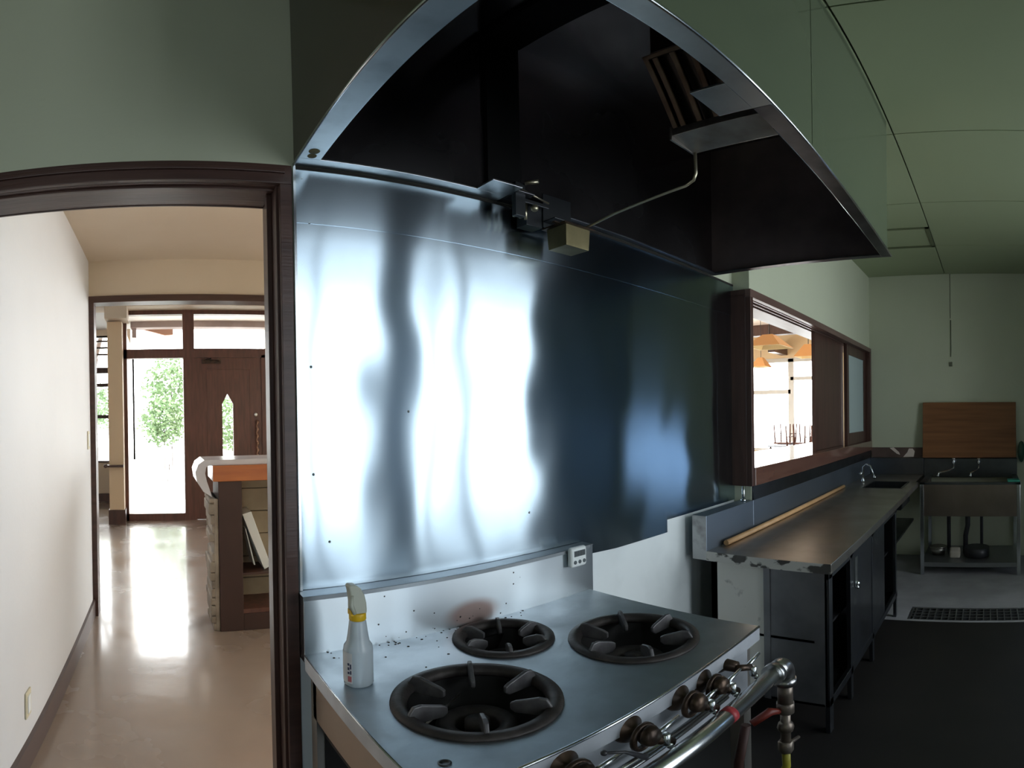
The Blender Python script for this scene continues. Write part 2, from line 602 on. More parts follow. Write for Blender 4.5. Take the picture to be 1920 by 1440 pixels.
box(bm, -3.2, -.5, YW, YW + .1, FL, -.66)
box(bm, -3.2, -.5, YW, YW + .1, 1.55, 1.75)
box(bm, -3.2, -1.75, YW, YW + .1, -.66, 1.55)
box(bm, -.80, -.5, YW, YW + .1, -.66, 1.55)
struct('wall_far', bm, tan, 'tan wall below the narrow window left of the pillar')
bm = BM()
box(bm, -3.2, -.7, YW - .02, YW, FL, FL + .14)
struct('baseboard_far', bm, brown)
r = thing('window_3', '', 'window', (-1.25, YW, -.66))
del r['category']; del r['label']; r['kind'] = 'structure'
bm = BM()
box(bm, -1.75, -.8, YW - .02, YW + .08, .90, 1.0)
box(bm, -1.75, -.8, YW - .02, YW + .08, -.68, -.65)
box(bm, -1.75, -.8, YW - .0, YW + .06, .10, .16)
box(bm, -1.75, -.8, YW - .0, YW + .06, .66, .72)
for z in (1.22, 1.34, 1.46, 1.54):
    box(bm, -1.75, -.8, YW, YW + .04, z, z + .03)
box(bm, -.86, -.80, YW - .02, YW + .08, -.66, 1.55)
box(bm, -1.75, -1.69, YW - .02, YW + .08, -.66, 1.55)
obj('window_frame', bm, brown, r)
bm = BM()
box(bm, -1.73, -.82, YW + .04, YW + .045, -.65, 1.54)
obj('pane', bm, glass, r)
bm = BM()
box(bm, -.70, -.50, 7.10, 9.25, FL, 1.40)
struct('wall_pillar', bm, mat('pillar_paint', (.68, .53, .36), .6), 'tan pillar left of the entrance glazing')
bm = BM()
box(bm, -.715, -.485, 7.085, 7.4, FL, FL + .20)
struct('baseboard_pillar', bm, brown)
bm = BM()
box(bm, -.95, 1.9, 7.04, 7.40, 1.60, 1.69)
box(bm, -.72, -.42, 6.95, 7.40, 1.42, 1.62)
struct('trim_2', bm, tan, 'tan box beam over the entrance glazing')
bm = BM()
box(bm, -.73, -.50, 7.03, 7.12, -.585, -.555)
ball(bm, (-.74, 7.02, -.565), .028)
solo('ledge_rail', bm, brown, 'short brown ledge rail on the tan pillar by the entrance', 'rail')

YE = 7.40
r = thing('window_4', 'brown-framed glazing of the entrance with fanlights', 'window', (.5, YE, FL))
del r['category']; r['kind'] = 'structure'
bm = BM()
box(bm, -.50, 1.9, YE - .05, YE + .07, 1.54, 1.61)
box(bm, -.50, 1.9, YE - .05, YE + .07, .914, 1.043)
box(bm, -.50, .34, YE - .05, YE + .07, FL, -1.275)
box(bm, -.50, -.452, YE - .05, YE + .07, FL, 1.61)
box(bm, .333, .49, YE - .06, YE + .08, FL, 1.61)
box(bm, 1.44, 1.56, YE - .05, YE + .07, FL, .95)
box(bm, 1.62, 1.9, YE - .05, YE + .07, FL, 1.61)
obj('window_frame', bm, redbrown, r)
bm = BM()
for (a, b, c_, d_) in ((-.46, .34, 1.04, 1.545), (.48, 1.63, 1.04, 1.545), (-.46, .34, -1.28, .92)):
    box(bm, a, b, YE, YE + .006, c_, d_)
obj('pane', bm, glass, r)
bm = BM()
tube(bm, [(-.365, YE - .08, .90), (-.365, YE - .08, -.50)], .014, 8)
for z in (.85, -.45):
    tube(bm, [(-.365, YE - .08, z), (-.365, YE + .0, z)], .008, 6)
obj('pull_bar', bm, dark_plast, r)

r = thing('entrance_door', 'dark red-brown entrance door with a pointed slit window', 'door', (1.0, YE, FL))
SX0, SX1, SZ0, SZ1 = .875, 1.03, -1.0, .26
bm = BM()
box(bm, .492, SX0, YE - .03, YE + .03, FL + .004, .913)
box(bm, SX1, 1.44, YE - .03, YE + .03, FL + .004, .913)
box(bm, SX0, SX1, YE - .03, YE + .03, FL + .004, SZ0)
prism(bm, [(SX0, SZ1), ((SX0 + SX1) / 2, .40), ((SX0 + SX1) / 2, .913), (SX0, .913)], 'y', YE - .03, YE + .03)
prism(bm, [(SX1, SZ1), ((SX0 + SX1) / 2, .40), ((SX0 + SX1) / 2, .913), (SX1, .913)], 'y', YE - .03, YE + .03)
obj('door_leaf', bm, redbrown, r)
bm = BM()
for (a, b, c_, d_) in ((.66, .675, -1.1, .76), (1.27, 1.285, -1.1, .76), (.66, 1.285, .745, .76)):
    box(bm, a, b, YE - .036, YE - .028, c_, d_)
obj('moulding', bm, redbrown, r)
bm = BM()
prism(bm, [(SX0, SZ0), (SX1, SZ0), (SX1, SZ1), ((SX0 + SX1) / 2, .40), (SX0, SZ1)], 'y', YE - .003, YE + .003)
obj('slit_pane', bm, glass, r)
bm = BM()
box(bm, .60, .86, YE - .09, YE - .03, .83, .885)
tube(bm, [(.84, YE - .08, .86), (.62, YE - .16, .86), (.72, YE - .05, .90)], .012, 6)
obj('door_closer', bm, valve_m, r)
bm = BM()
hz = [(1.36 + .01 * math.sin(k * 1.6), YE - .09 + .01 * math.cos(k * 1.6), .02 - k * .025) for k in range(34)]
tube(bm, hz, [.016 + .006 * math.sin(k * 1.6) for k in range(34)], 8)
for z in (-.0, -.78):
    tube(bm, [(1.36, YE - .09, z), (1.36, YE - .03, z)], .01, 6)
obj('twisted_handle', bm, mat('handle_metal', (.35, .22, .16), .3, .9), r)
bm = BM()
ball(bm, (1.355, YE - .04, .10), .03, (1, .5, 1))
obj('lock_cylinder', bm, chrome, r)

# outside of the entrance
bm = BM()
box(bm, -9, 9, 9.4, 30, FL - .2, FL - .05)
box(bm, -.5, 1.9, YE + .07, 9.4, FL - .2, FL - .004)
struct('floor_outside', bm, pave, 'pale paving outside the entrance')
bm = BM()
box(bm, -.46, 2.2, 8.55, 8.75, 1.575, 1.95)
solo('porch_beam', bm, porchw, 'weathered brown porch beam seen through the entrance fanlights', 'beam')
bm = BM()
prism(bm, [(-.34, 1.72), (.24, 1.62), (.24, 1.51), (.10, 1.50), (-.34, 1.63)], 'y', 8.9, 9.0)
solo('porch_brace', bm, mat('pale_brace_wood', (.42, .24, .17), .6), 'reddish timber brace below the porch beam', 'brace')
bm = BM()
box(bm, -.44, -.37, 8.6, 8.7, 1.42, 1.575)
solo('porch_bracket', bm, porchw, 'short brown hanging bracket left of the porch brace', 'bracket')


def bush(x, y, z, r, n, label, name='bush'):
    bm = BM()
    for k in range(n):
        a, b_ = random.uniform(0, 6.283), random.uniform(-1, 1)
        rr = r * random.uniform(.45, 1.)
        p = Vector((x + rr * math.cos(a) * math.sqrt(1 - b_ * b_), y + rr * math.sin(a) * math.sqrt(1 - b_ * b_) * .7, z + rr * b_ * 1.0))
        d = Vector((random.uniform(-1, 1), random.uniform(-1, 1), random.uniform(-.4, 1))).normalized()
        u, v = frame_of(d)
        L, W = random.uniform(.07, .14), random.uniform(.025, .05)
        q = [p, p + u * L * .5 + v * W, p + u * L, p + u * L * .5 - v * W]
        bm.faces.new([bm.verts.new(i) for i in q])
    for k in range(5):
        a = k * 1.26
        tube(bm, [(x, y, z - r * .6), (x + math.cos(a) * r * .6, y + math.sin(a) * r * .4, z + r * .4)], .012, 5)
    for k in range(4):
        a = k * 1.57
        tube(bm, [(x + .05 * math.cos(a), y + .05 * math.sin(a), FL - .05), (x + math.cos(a) * r * .4, y + math.sin(a) * r * .3, z - r * .1)], .008, 5, mi=1)
    return solo(name, bm, [bush_m, bark], label, 'bush')


bush(.30, 13.5, .95, .80, 1500, 'small round green bush outside the entrance, upper of the pair')
bush(.10, 12.6, .05, .62, 1300, 'green leafy bush low outside the tall entrance glass')
bush(1.80, 13.2, .0, .75, 1300, 'green shrub behind the slit window of the entrance door')
bush(-1.75, 14.6, .50, .65, 900, 'green shrub outside the narrow window left of the pillar')
bm = BM()
tube(bm, [(-2.2, 12.6, FL), (-1.9, 12.2, -.3), (-1.75, 11.8, .7), (-1.35, 11.4, 1.6), (-1.1, 11.2, 2.4)], [.09, .08, .07, .055, .04], 8)
tube(bm, [(-1.75, 11.8, .7), (-1.5, 11.8, 1.0), (-1.4, 11.9, 1.5)], [.04, .03, .02], 6)
solo('tree', bm, bark, 'leaning bare tree trunk outside the narrow lobby window', 'tree')

# ------------------------------------------------------------------ reception counter in the hall
YK = 3.25
r = thing('reception_counter', 'stone-clad reception counter with a white top in the hall', 'counter', (.8, 4.0, FL))
bm = BM()
box(bm, .353, .50, YK, YK + .05, FL, -.37)
box(bm, .50, 1.55, YK + .0, YK + .35, FL, FL + .12)
box(bm, .354, .40, YK + .05, 3.60, FL, -.37)
obj('end_panel', bm, mat('counter_brown', (.05, .023, .018), .5, col2=(.042, .02, .015), scale=4), r, .003)
bm = BM()
box(bm, .32, 1.6, YK - .01, 3.60, -.37, -.27)
obj('counter_edge_board', bm, orange, r, .004)
bm = BM()
pr = [(1.62, -.27), (1.62, -.235), (.27, -.235), (.232, -.262), (.213, -.31), (.222, -.37), (.262, -.435), (.315, -.47),
      (.305, -.43), (.285, -.37), (.275, -.32), (.283, -.28), (.30, -.27)]
prism(bm, pr, 'y', YK + .02, 3.64)
obj('countertop', bm, laminate, r, .003)
bm = BM()
random.seed(3)
z = FL
while z < -.50:
    h = random.uniform(.05, .075)
    y = YK + .015
    while y < 3.58:
        l = random.uniform(.18, .42)
        d = random.uniform(.028, .062)
        box(bm, .353 - d, .353, y, min(y + l - .006, 3.60), z + .003, min(z + h, -.48))
        y += l
    z += h
box(bm, .325, .353, YK + .01, 3.60, FL, -.48)
obj('stone_cladding', bm, stone, r, .008, 2)
bm = BM()
zz = FL + .12
while zz < -.42:
    xx = .40
    while xx < 1.55:
        l = .46
        box(bm, xx, min(xx + l - .006, 1.55), YK + .31, YK + .34, zz, min(zz + .155, -.375))
        xx += l
    zz += .16
box(bm, .40, 1.55, YK + .335, YK + .35, FL, -.37)
obj('inner_blocks', bm, beige_b, r, .003)
bm = BM()
box(bm, .50, 1.5, YK + .01, YK + .31, FL + .12, FL + .15)
obj('bottom_shelf', bm, redbrown, r)
bm = BM()
prism(bm, [(.515, -.60), (.575, -.585), (.70, -.96), (.655, -.985)], 'y', YK + .10, YK + .30)
prism(bm, [(.535, -.70), (.542, -.70), (.60, -.955), (.59, -.955)], 'y', YK + .12, YK + .28)
solo('leaning_board', bm, white_plast, 'white board leaning inside the end of the reception counter', 'board', bevel=.003)
bm = BM()
box(bm, .50, 1.5, YK + .05, YK + .33, -1.0, -.985)
obj('shelf', bm, brownx, r)
bm = BM()
box(bm, .37, .47, YK - .006, YK - .001, -.302, -.292)
obj('pale_tape', bm, label_m, r)

# wall plates
def plate(y, z, w_, h_, label, cat, nm):
    r = thing(nm, label, cat, (XC, y, z - h_ / 2))
    bm = BM()
    box(bm, XC, XC + .007, y - w_ / 2, y + w_ / 2, z - h_ / 2, z + h_ / 2)
    obj('cover_plate', bm, ivory, r, .003)
    bm = BM()
    box(bm, XC + .005, XC + .010, y - w_ / 4, y + w_ / 4, z - h_ / 3, z + h_ / 3)
    obj('insert', bm, white_plast, r, .001)


plate(1.785, -1.077, .07, .12, 'ivory wall socket low on the white hall wall', 'socket', 'wall_socket')
plate(3.44, -.105, .07, .12, 'ivory light switch on the hall wall by the brown post', 'switch', 'light_switch')

# ------------------------------------------------------------------ dining room seen through the hatch
bm = BM()
box(bm, 2.0, 12.2, D + .14, 7.0, 1.98, 2.05)
struct('ceiling', bm, mat('dining_ceiling', (.82, .77, .72), .7))
bm = BM()
box(bm, 2.0, 12.2, 1.36, 1.38, CE, 2.0)
struct('wall_dining', bm, tan)
bm = BM()
XW = 12.0
box(bm, XW, XW + .1, 1.30, 7.0, 1.36, 2.0)
box(bm, XW, XW + .1, 1.30, 7.0, FL, -.86)
box(bm, XW, XW + .1, 1.30, 1.9, -.86, 1.36)
box(bm, XW, XW + .1, 6.7, 7.0, -.86, 1.36)
box(bm, 10.1, XW + .1, 6.9, 7.0, FL, 2.0)
box(bm, 2.0, 3.0, 6.9, 7.0, FL, 2.0)
box(bm, 3.0, 10.1, 6.9, 7.0, 1.36, 2.0)
box(bm, 3.0, 10.1, 6.9, 7.0, FL, -.86)
box(bm, XF + .1, XF + .16, 1.36, 1.40, FL, 2.0)
box(bm, 4.9, XW, 1.36, 1.42, FL, 2.0)
struct('wall_dining_far', bm, mat('dining_wall', (.80, .64, .42), .65), 'cream dining room wall above the bright windows')
r = thing('window_5', 'bright dining room windows behind the serving hatch', 'window', (XW, 4.2, -.86))
del r['category']; r['kind'] = 'structure'
bm = BM()
for (a, b) in ((1.9, 1.98), (3.2, 3.30), (4.62, 4.76), (5.85, 5.95), (6.62, 6.7)):
    box(bm, XW - .02, XW + .08, a, b, -.86, 1.36)
box(bm, XW - .02, XW + .08, 4.7, 6.7, .50, .60)
box(bm, XW - .02, XW + .08, 1.9, 4.7, .83, .91)
box(bm, XW - .02, XW + .08, 1.9, 6.7, 1.28, 1.38)
box(bm, XW - .04, XW + .10, 1.9, 6.7, -.90, -.84)
obj('window_frame', bm, post_w, r)
bm = BM()
box(bm, XW + .03, XW + .036, 1.9, 6.7, -.86, 1.36)
obj('pane', bm, glass, r)
bm = BM()
box(bm, 10.5, 10.68, 1.42, 6.9, 1.74, 1.98)
struct('trim_3', bm, brown, 'dark beam across the dining room ceiling')
bm = BM()
box(bm, 11.2, 12.0, 4.78, 4.95, 1.45, 1.75)
struct('trim_4', bm, brown, 'brown beam end over the dining room windows')
bm = BM()
box(bm, 12.3, 16, 1, 9, FL - .2, FL - .1)
struct('floor_terrace', bm, pave)


def lamp(x, y, z, w_, h_, label):
    r = thing('pendant_lamp', label, 'lamp', (x, y, z), 'pendant lamps in the dining room')
    bm = BM()
    a, b, t_ = w_ / 2, w_ * .14, .012
    o1 = [(-a, -a, 0), (a, -a, 0), (a, a, 0), (-a, a, 0)]
    o2 = [(-b, -b, h_), (b, -b, h_), (b, b, h_), (-b, b, h_)]
    V1 = [bm.verts.new((x + p[0], y + p[1], z + p[2])) for p in o1]
    V2 = [bm.verts.new((x + p[0], y + p[1], z + p[2])) for p in o2]
    V3 = [bm.verts.new((x + p[0] * .9, y + p[1] * .9, z + p[2])) for p in o1]
    V4 = [bm.verts.new((x + p[0] * .8, y + p[1] * .8, z + h_ - t_)) for p in o2]
    for i in range(4):
        j = (i + 1) % 4
        bm.faces.new((V1[i], V1[j], V2[j], V2[i]))
        bm.faces.new((V3[i], V3[j], V4[j], V4[i])).material_index = 1
        bm.faces.new((V1[i], V1[j], V3[j], V3[i])).material_index = 1
    bm.faces.new(V2)
    bm.faces.new(V4).material_index = 1
    obj('lamp_shade', bm, [shade_m, shade_in], r)
    bm = BM()
    tube(bm, [(x, y, z + h_), (x, y, 1.98)], .006, 6)
    obj('cord', bm, dark_plast, r)
    bm = BM()
    ball(bm, (x, y, z + h_ * .45), .035)
    obj('bulb', bm, white_plast, r)


lamp(4.77, 2.09, .665, .37, .125, 'largest wooden pyramid pendant lamp, nearest the serving hatch')
lamp(8.1, 2.86, .93, .38, .21, 'wooden pendant lamp at the right side of the serving hatch view')
lamp(10.0, 4.58, .99, .36, .20, 'small far wooden pendant lamp low at left in the serving hatch view')

def table(x, y, lx, ly, label):
    r = thing('dining_table', label, 'table', (x, y, FL))
    bm = BM()
    box(bm, x - lx / 2, x + lx / 2, y - ly / 2, y + ly / 2, -.68, -.645)
    obj('tabletop', bm, grey_tab, r, .006)
    for sx_ in (-1, 1):
        for sy_ in (-1, 1):
            bm = BM()
            px, py = x + sx_ * (lx / 2 - .05), y + sy_ * (ly / 2 - .05)
            tube(bm, [(px, py, FL), (px, py, -.68)], .022, 8)
            obj('leg', bm, brown, r)


table(8.9, 3.15, .8, 1.1, 'grey-topped dining table with chairs upside down on it')
table(6.3, 2.88, .8, .5, 'grey dining table nearest the serving hatch in the dining room')
table(10.4, 4.0, .8, .9, 'farthest grey dining table in front of the bright windows')


def chair(x, y, z, label):
    r = thing('dining_chair', label, 'chair', (x, y, z), 'chairs upside down on the dining tables')
    bm = BM()
    box(bm, x - .2, x + .2, y - .2, y + .2, z, z + .035)
    obj('seat', bm, redbrown, r, .008)
    for i, (sx_, sy_) in enumerate(((-1, -1), (1, -1), (1, 1), (-1, 1))):
        bm = BM()
        tube(bm, [(x + sx_ * .17, y + sy_ * .17, z + .035), (x + sx_ * .19, y + sy_ * .19, z + .43)], [.018, .013], 8)
        obj('leg', bm, redbrown, r)
    for sy_ in (-1, 1):
        bm = BM()
        tube(bm, [(x - .18, y + sy_ * .18, z + .22), (x + .18, y + sy_ * .18, z + .22)], .009, 6)
        obj('stretcher', bm, redbrown, r)
    bm = BM()
    for sy_ in (-1, 1):
        tube(bm, [(x + .19, y + sy_ * .18, z + .02), (x + .30, y + sy_ * .18, z - .28)], .013, 6)
    box(bm, x + .25, x + .28, y - .18, y + .18, z - .22, z - .14)
    obj('backrest', bm, redbrown, r)


chair(9.13, 2.92, -.64, 'upside-down wooden chair, right one on the nearer table')
chair(9.13, 3.42, -.64, 'upside-down wooden chair, left one on the nearer table')
chair(10.63, 3.85, -.64, 'upside-down wooden chair, right one on the farthest table')
chair(10.63, 4.30, -.64, 'upside-down wooden chair, left one on the farthest table')
bm = BM()
box(bm, 5.9, 6.5, 3.2, 3.32, FL, -.46)
box(bm, 5.9, 6.5, 3.32, 3.7, FL, -.93)
solo('bench_seat', bm, mat('bench_brown', (.12, .05, .045), .5), 'dark brown bench back at the left edge of the serving hatch view', 'bench', bevel=.02)

# ------------------------------------------------------------------ serving hatch frame
YF = 1.107
r = thing('window_6', 'brown timber serving hatch with a sliding panel over the worktop', 'window', (3.6, YF, -.352))
del r['category']; r['kind'] = 'structure'
bm = BM()
box(bm, 2.303, XF, YF, YF + .03, .583, .624)
box(bm, 2.303, XF, YF + .03, 1.375, .592, .599)
for y in (YF + .04, YF + .075, YF + .11):
    box(bm, 2.33, XF, y, y + .012, .584, .593)
obj('head', bm, mat('head_wood', (.16, .095, .08), .35, col2=(.12, .07, .058), scale=5, stretch=(.5, 6, 6)), r, .002)
bm = BM()
box(bm, 2.303, 2.333, YF, YF + .03, -.352, .583)
box(bm, 2.303, 2.333, YF + .03, D - .001, -.352, .624)
box(bm, 2.318, 2.333, D, 1.38, -.30, .60)
box(bm, XF - .05, XF, YF, 1.36, -.352, .60)
obj('jamb', bm, brown, r, .002)
bm = BM()
box(bm, 2.333, XF, YF - .004, YF + .03, -.352, -.262)
box(bm, 2.333, XF - .05, YF + .03, 1.60, -.30, -.262)
obj('sill', bm, sillwood, r, .003)
def sash(x0, x1, y, m_in, nm):
    bm = BM()
    st = .062
    box(bm, x0, x0 + st, y, y + .028, -.262, .60)
    box(bm, x1 - st, x1, y, y + .028, -.262, .60)
    box(bm, x0 + st, x1 - st, y, y + .028, .50, .60)
    box(bm, x0 + st, x1 - st, y, y + .028, -.262, -.165)
    o = obj(nm, bm, redbrown if nm == 'x' else brown, r, .002)
    bm = BM()
    box(bm, x0 + st, x1 - st, y + .010, y + .016, -.165, .50)
    obj('panel_glass', bm, m_in, o)
sash(4.22, 4.89, YF + .045, fro, 'sliding_sash')
bm = BM()
box(bm, 3.51, 4.24, YF + .085, YF + .11, -.262, .60)
obj('solid_sash', bm, brown, r, .002)

# brown strip and worn patch on the end wall above the splashback
bm = BM()
box(bm, XF - .012, XF, .60, YF, -.42, -.325)
struct('trim_5', bm, stripmat, 'dark brown strip on the end wall above the sink')
bm = BM()
prism(bm, [(.93, -.33), (.89, -.325), (.84, -.37), (.83, -.395), (.86, -.385)], 'x', XF - .0145, XF - .012)
prism(bm, [(.80, -.415), (.70, -.413), (.69, -.36), (.71, -.335), (.745, -.335), (.76, -.37)], 'x', XF - .0145, XF - .012)
solo('torn_sticker', bm, paper_m, 'torn pale paper remains stuck on the brown strip in the corner', 'paper')
bm = BM()
tube(bm, [(XF - .002, .345, .88), (XF - .002, .343, .60), (XF - .002, .345, .53)], .005, 6)
tube(bm, [(XF - .002, .35, CE), (XF - .002, .347, .90)], .0025, 6)
box(bm, XF - .012, XF, .33, .355, .44, .48)
solo('electric_wire', bm, mat('cord_grey', (.12, .13, .09), .6), 'thin dark cord and clip hanging down the green end wall', 'cord')

# ------------------------------------------------------------------ steel sheet behind the stove
r = thing('steel_sheet', 'wavy reflective stainless steel sheet fixed to the wall behind the stove', 'wall panel', (1.3, D, -.48))
bm = BM()
prism(bm, [(.325, -.425), (.325, .502), (2.325, .502), (2.325, -.425), (1.737, -.425), (1.737, -.478), (1.42, -.478)], 'y', D - .004, D - .0005)
obj('lower_sheet', bm, steel, r)
bm = BM()
box(bm, .325, 2.325, D - .006, D - .0005, .498, .66)
obj('upper_sheet', bm, steel, r)
bm = BM()
box(bm, .325, 2.325, D - .0075, D - .0062, .651, .6604)  # dark strip put in as the shadow of the gap below the hood lip
obj('top_shadow_line', bm, mat('shadow_gap_dark', (.012, .010, .008), .8), r)
for (x, z) in ((.36, .13), (.362, -.13), (.345, .625), (.362, .50), (1.02, -.29), (.40, -.30), (.62, .02)):
    bm = BM()
    lathe(bm, [(.0, -.0045), (.002, -.004), (.0035, -.002)], (x, D - .002, z), 'y', 12)
    obj('rivet', bm, steel_edge, r)
bm = BM()
box(bm, .322, .328, D - .012, D, -.418, .66)
obj('edge_strip', bm, steel_edge, r)

# ------------------------------------------------------------------ range hood
HX0, HX1, HY0, HY1, HZ = .325, 2.124, .388, D - .008, .661
r = thing('range_hood', 'large boxed stainless range hood with dark inside above the stove', 'range hood', (1.2, .8, HZ))
bm = BM()
box(bm, HX0, 1.188, .405, .418, HZ + .004, CE)
box(bm, 1.192, HX1 - .012, .405, .418, HZ + .004, CE)
obj('front_casing', bm, casing, r)
bm = BM()
box(bm, HX0, HX0 + .012, .418, HY1, HZ + .004, CE)
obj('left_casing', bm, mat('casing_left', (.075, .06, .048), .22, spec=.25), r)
bm = BM()
box(bm, HX1 - .012, HX1, .405, HY1, HZ + .004, CE)
obj('right_casing', bm, casing, r)
# lip: flat ring, two modules meeting at x = .912
bm = BM()
XS = .912
box(bm, HX0, XS - .001, HY1 - .045, HY1, HZ, HZ + .006)
box(bm, HX0, HX0 + .053, HY0, HY1 - .045, HZ, HZ + .006)
box(bm, HX0, XS - .001, HY0, HY0 + .040, HZ, HZ + .006)
box(bm, XS - .11, XS - .001, HY0 + .04, .50, HZ, HZ + .006)
box(bm, XS - .10, XS - .001, HY1 - .12, HY1 - .045, HZ, HZ + .006)
obj('left_lip', bm, steel_lip, r, .001)
bm = BM()
box(bm, XS + .001, HX1, HY1 - .030, HY1, HZ, HZ + .006)
box(bm, XS + .001, HX1, HY0, HY0 + .040, HZ, HZ + .006)
box(bm, HX1 - .035, HX1, HY0 + .04, HY1 - .03, HZ, HZ + .006)
box(bm, XS + .001, XS + .06, HY1 - .10, HY1 - .03, HZ, HZ + .006)
obj('right_lip', bm, mat('steel_lip_dull', (.22, .225, .24), .3, 1., col2=(.13, .13, .14), scale=9), r, .001)
bm = BM()
for (a, b) in (((HX0, HY0), (HX1, HY0)), ((HX0, HY0), (HX0, HY1)), ((HX1, HY0), (HX1, HY1))):
    tube(bm, [(a[0], a[1], HZ + .004), (b[0], b[1], HZ + .004)], .004, 8)
tube(bm, [(HX1 - .035, HY0 + .04, HZ + .002), (XS + .10, HY0 + .04, HZ + .002)], .002, 6)
obj('rolled_edge', bm, steel_edge, r)
bm = BM()
box(bm, HX0 + .012, HX1 - .012, HY1 - .006, HY1, HZ + .006, CE)
obj('back_liner', bm, hood_in, r)
bm = BM()
box(bm, HX0 + .012, HX1 - .012, .418, HY1 - .006, CE - .014, CE - .004)
obj('top_liner', bm, hood_in, r)
bm = BM()
box(bm, HX1 - .018, HX1 - .012, .418, HY1 - .006, HZ + .006, CE - .014)
box(bm, HX0 + .012, HX0 + .018, .418, HY1 - .006, HZ + .006, CE - .014)
box(bm, HX0 + .018, HX1 - .018, .418, .424, HZ + .006, CE - .014)
obj('side_liner', bm, hood_side, r)
bm = BM()   # black joint channel: up the back, across the top
box(bm, .868, .985, HY1 - .022, HY1 - .006, HZ + .006, CE - .014)
box(bm, .862, .990, .43, HY1 - .022, CE - .040, CE - .014)
obj('joint_channel', bm, black, r)
# filter bank
bm = BM()
fy0, fy1 = .432, .668
P0, P1 = Vector((.897, 0, .905)), Vector((1.018, 0, .722))
prism(bm, [(.90, .915), (1.03, .735), (1.09, .735), (1.09, CE - .014), (.90, CE - .014)], 'y', fy0 + .004, fy1 - .012)
obj('filter_housing', bm, mat('filter_housing_dark', (.03, .02, .016), .4, .6), r)
dirv = (P1 - P0).normalized()
nrm = Vector((-dirv.z, 0, dirv.x)) * -1
if nrm.x > 0:
    nrm = -nrm
bm = BM()
ends = [(fy0, fy0 + .014), (fy1 - .014, fy1)]
for (a, b) in ends:
    for pz in (0,):
        q = [P0, P1, P1 + nrm * .016, P0 + nrm * .016]
        prism(bm, [(p.x, p.z) for p in q], 'y', a, b)
for k in (0., .94):
    q0 = P0 + (P1 - P0) * k
    q1 = P0 + (P1 - P0) * (k + .06)
    q = [q0, q1, q1 + nrm * .016, q0 + nrm * .016]
    prism(bm, [(p.x, p.z) for p in q], 'y', fy0, fy1)
fr_ = obj('filter_frame', bm, filt, r, .002)
for k in range(5):
    y = fy0 + .03 + k * .043
    bm = BM()
    q = [P0, P1, P1 + nrm * .012, P0 + nrm * .012]
    prism(bm, [(p.x, p.z) for p in q], 'y', y, y + .016)
    obj('baffle', bm, filt, fr_, .003)
bm = BM()   # grease gutter under the filter
prism(bm, [(.995, .725), (.995, .703), (1.088, .690), (1.098, .73), (1.092, .73), (1.083, .698), (1.0, .710), (1.0, .725)], 'y', .436, .672)
box(bm, .992, 1.098, .668, .674, .690, .730)
obj('grease_gutter', bm, galv, r, .001)
bm = BM()
pts = [(1.085, .664, .692), (1.088, .664, .63), (1.090, .672, .612), (1.098, .70, .606), (1.12, .95, .594), (1.128, 1.02, .588), (1.130, 1.085, .581)]
tube(bm, pts, .0042, 10)
obj('grease_pipe', bm, copper, r)
bm = BM()
X0, X1, Y0, Y1, Z0, Z1 = 1.046, 1.145, 1.066, 1.148, .508, .578
V = []
for (ins, z) in ((.003, Z0), (.0, Z1)):
    V.append([bm.verts.new((x, y, z)) for (x, y) in ((X0 + ins, Y0 + ins), (X1 - ins, Y0 + ins), (X1 - ins, Y1 - ins), (X0 + ins, Y1 - ins))])
V.append([bm.verts.new((x, y, Z1)) for (x, y) in ((X0 + .003, Y0 + .003), (X1 - .003, Y0 + .003), (X1 - .003, Y1 - .003), (X0 + .003, Y1 - .003))])
V.append([bm.verts.new((x, y, Z0 + .003)) for (x, y) in ((X0 + .006, Y0 + .006), (X1 - .006, Y0 + .006), (X1 - .006, Y1 - .006), (X0 + .006, Y1 - .006))])
bm.faces.new(V[0][::-1])
bm.faces.new(V[3])
for a, b in ((0, 1), (1, 2), (2, 3)):
    for i in range(4):
        j = (i + 1) % 4
        bm.faces.new((V[a][i], V[a][j], V[b][j], V[b][i]))
cup = obj('drip_cup', bm, brass, r, .009, 3)
bm = BM()
for (a, b, c_, d_) in ((X0 - .012, X1 + .012, Y0 - .008, Y0), (X0 - .012, X1 + .012, Y1, Y1 + .008), (X0 - .012, X0, Y0, Y1), (X1, X1 + .012, Y0, Y1)):
    box(bm, a, b, c_, d_, Z1 - .004, Z1 + .001)
box(bm, X0 - .035, X0 - .005, Y0 + .01, Y0 + .02, Z1 - .004, Z1)
obj('cup_rim', bm, valve_m, cup)
bm = BM()
box(bm, 1.035, 1.15, 1.150, 1.155, .585, .70)
box(bm, 1.035, 1.15, 1.10, 1.155, .60, .604)
box(bm, .915, .95, 1.128, 1.146, .59, .70)
box(bm, .93, 1.04, 1.13, 1.137, .640, .652)
box(bm, .975, 1.035, 1.155, 1.20, .58, .655)
obj('cup_bracket', bm, dark_steel, r, .001)
bm = BM()
tube(bm, [(.93, 1.12, .672), (1.03, 1.12, .652)], .003, 8)
tube(bm, [(.945, 1.125, .70), (.975, 1.10, .705)], .007, 8)
for x in (.930, .952, .972):
    tube(bm, [(x, 1.155, .65), (x, 1.155, .595)], [.006, .0045], 8)
ball(bm, (.985, 1.13, .628), .012)
obj('small_taps', bm, copper, r)
bm = BM()
prism(bm, [(.338, .41), (.352, .41), (.356, .395), (.352, .36), (.338, .36), (.334, .385)], 'z', .0, .01)
bm.free()
bm = BM()
lathe(bm, [(.0, -.0016), (.012, -.0012), (.013, 0)], (.350, 1.125, HZ - .0005), 'z', 14)
lathe(bm, [(.0, -.0016), (.010, -.0012), (.011, 0)], (.352, 1.150, HZ - .0005), 'z', 14)
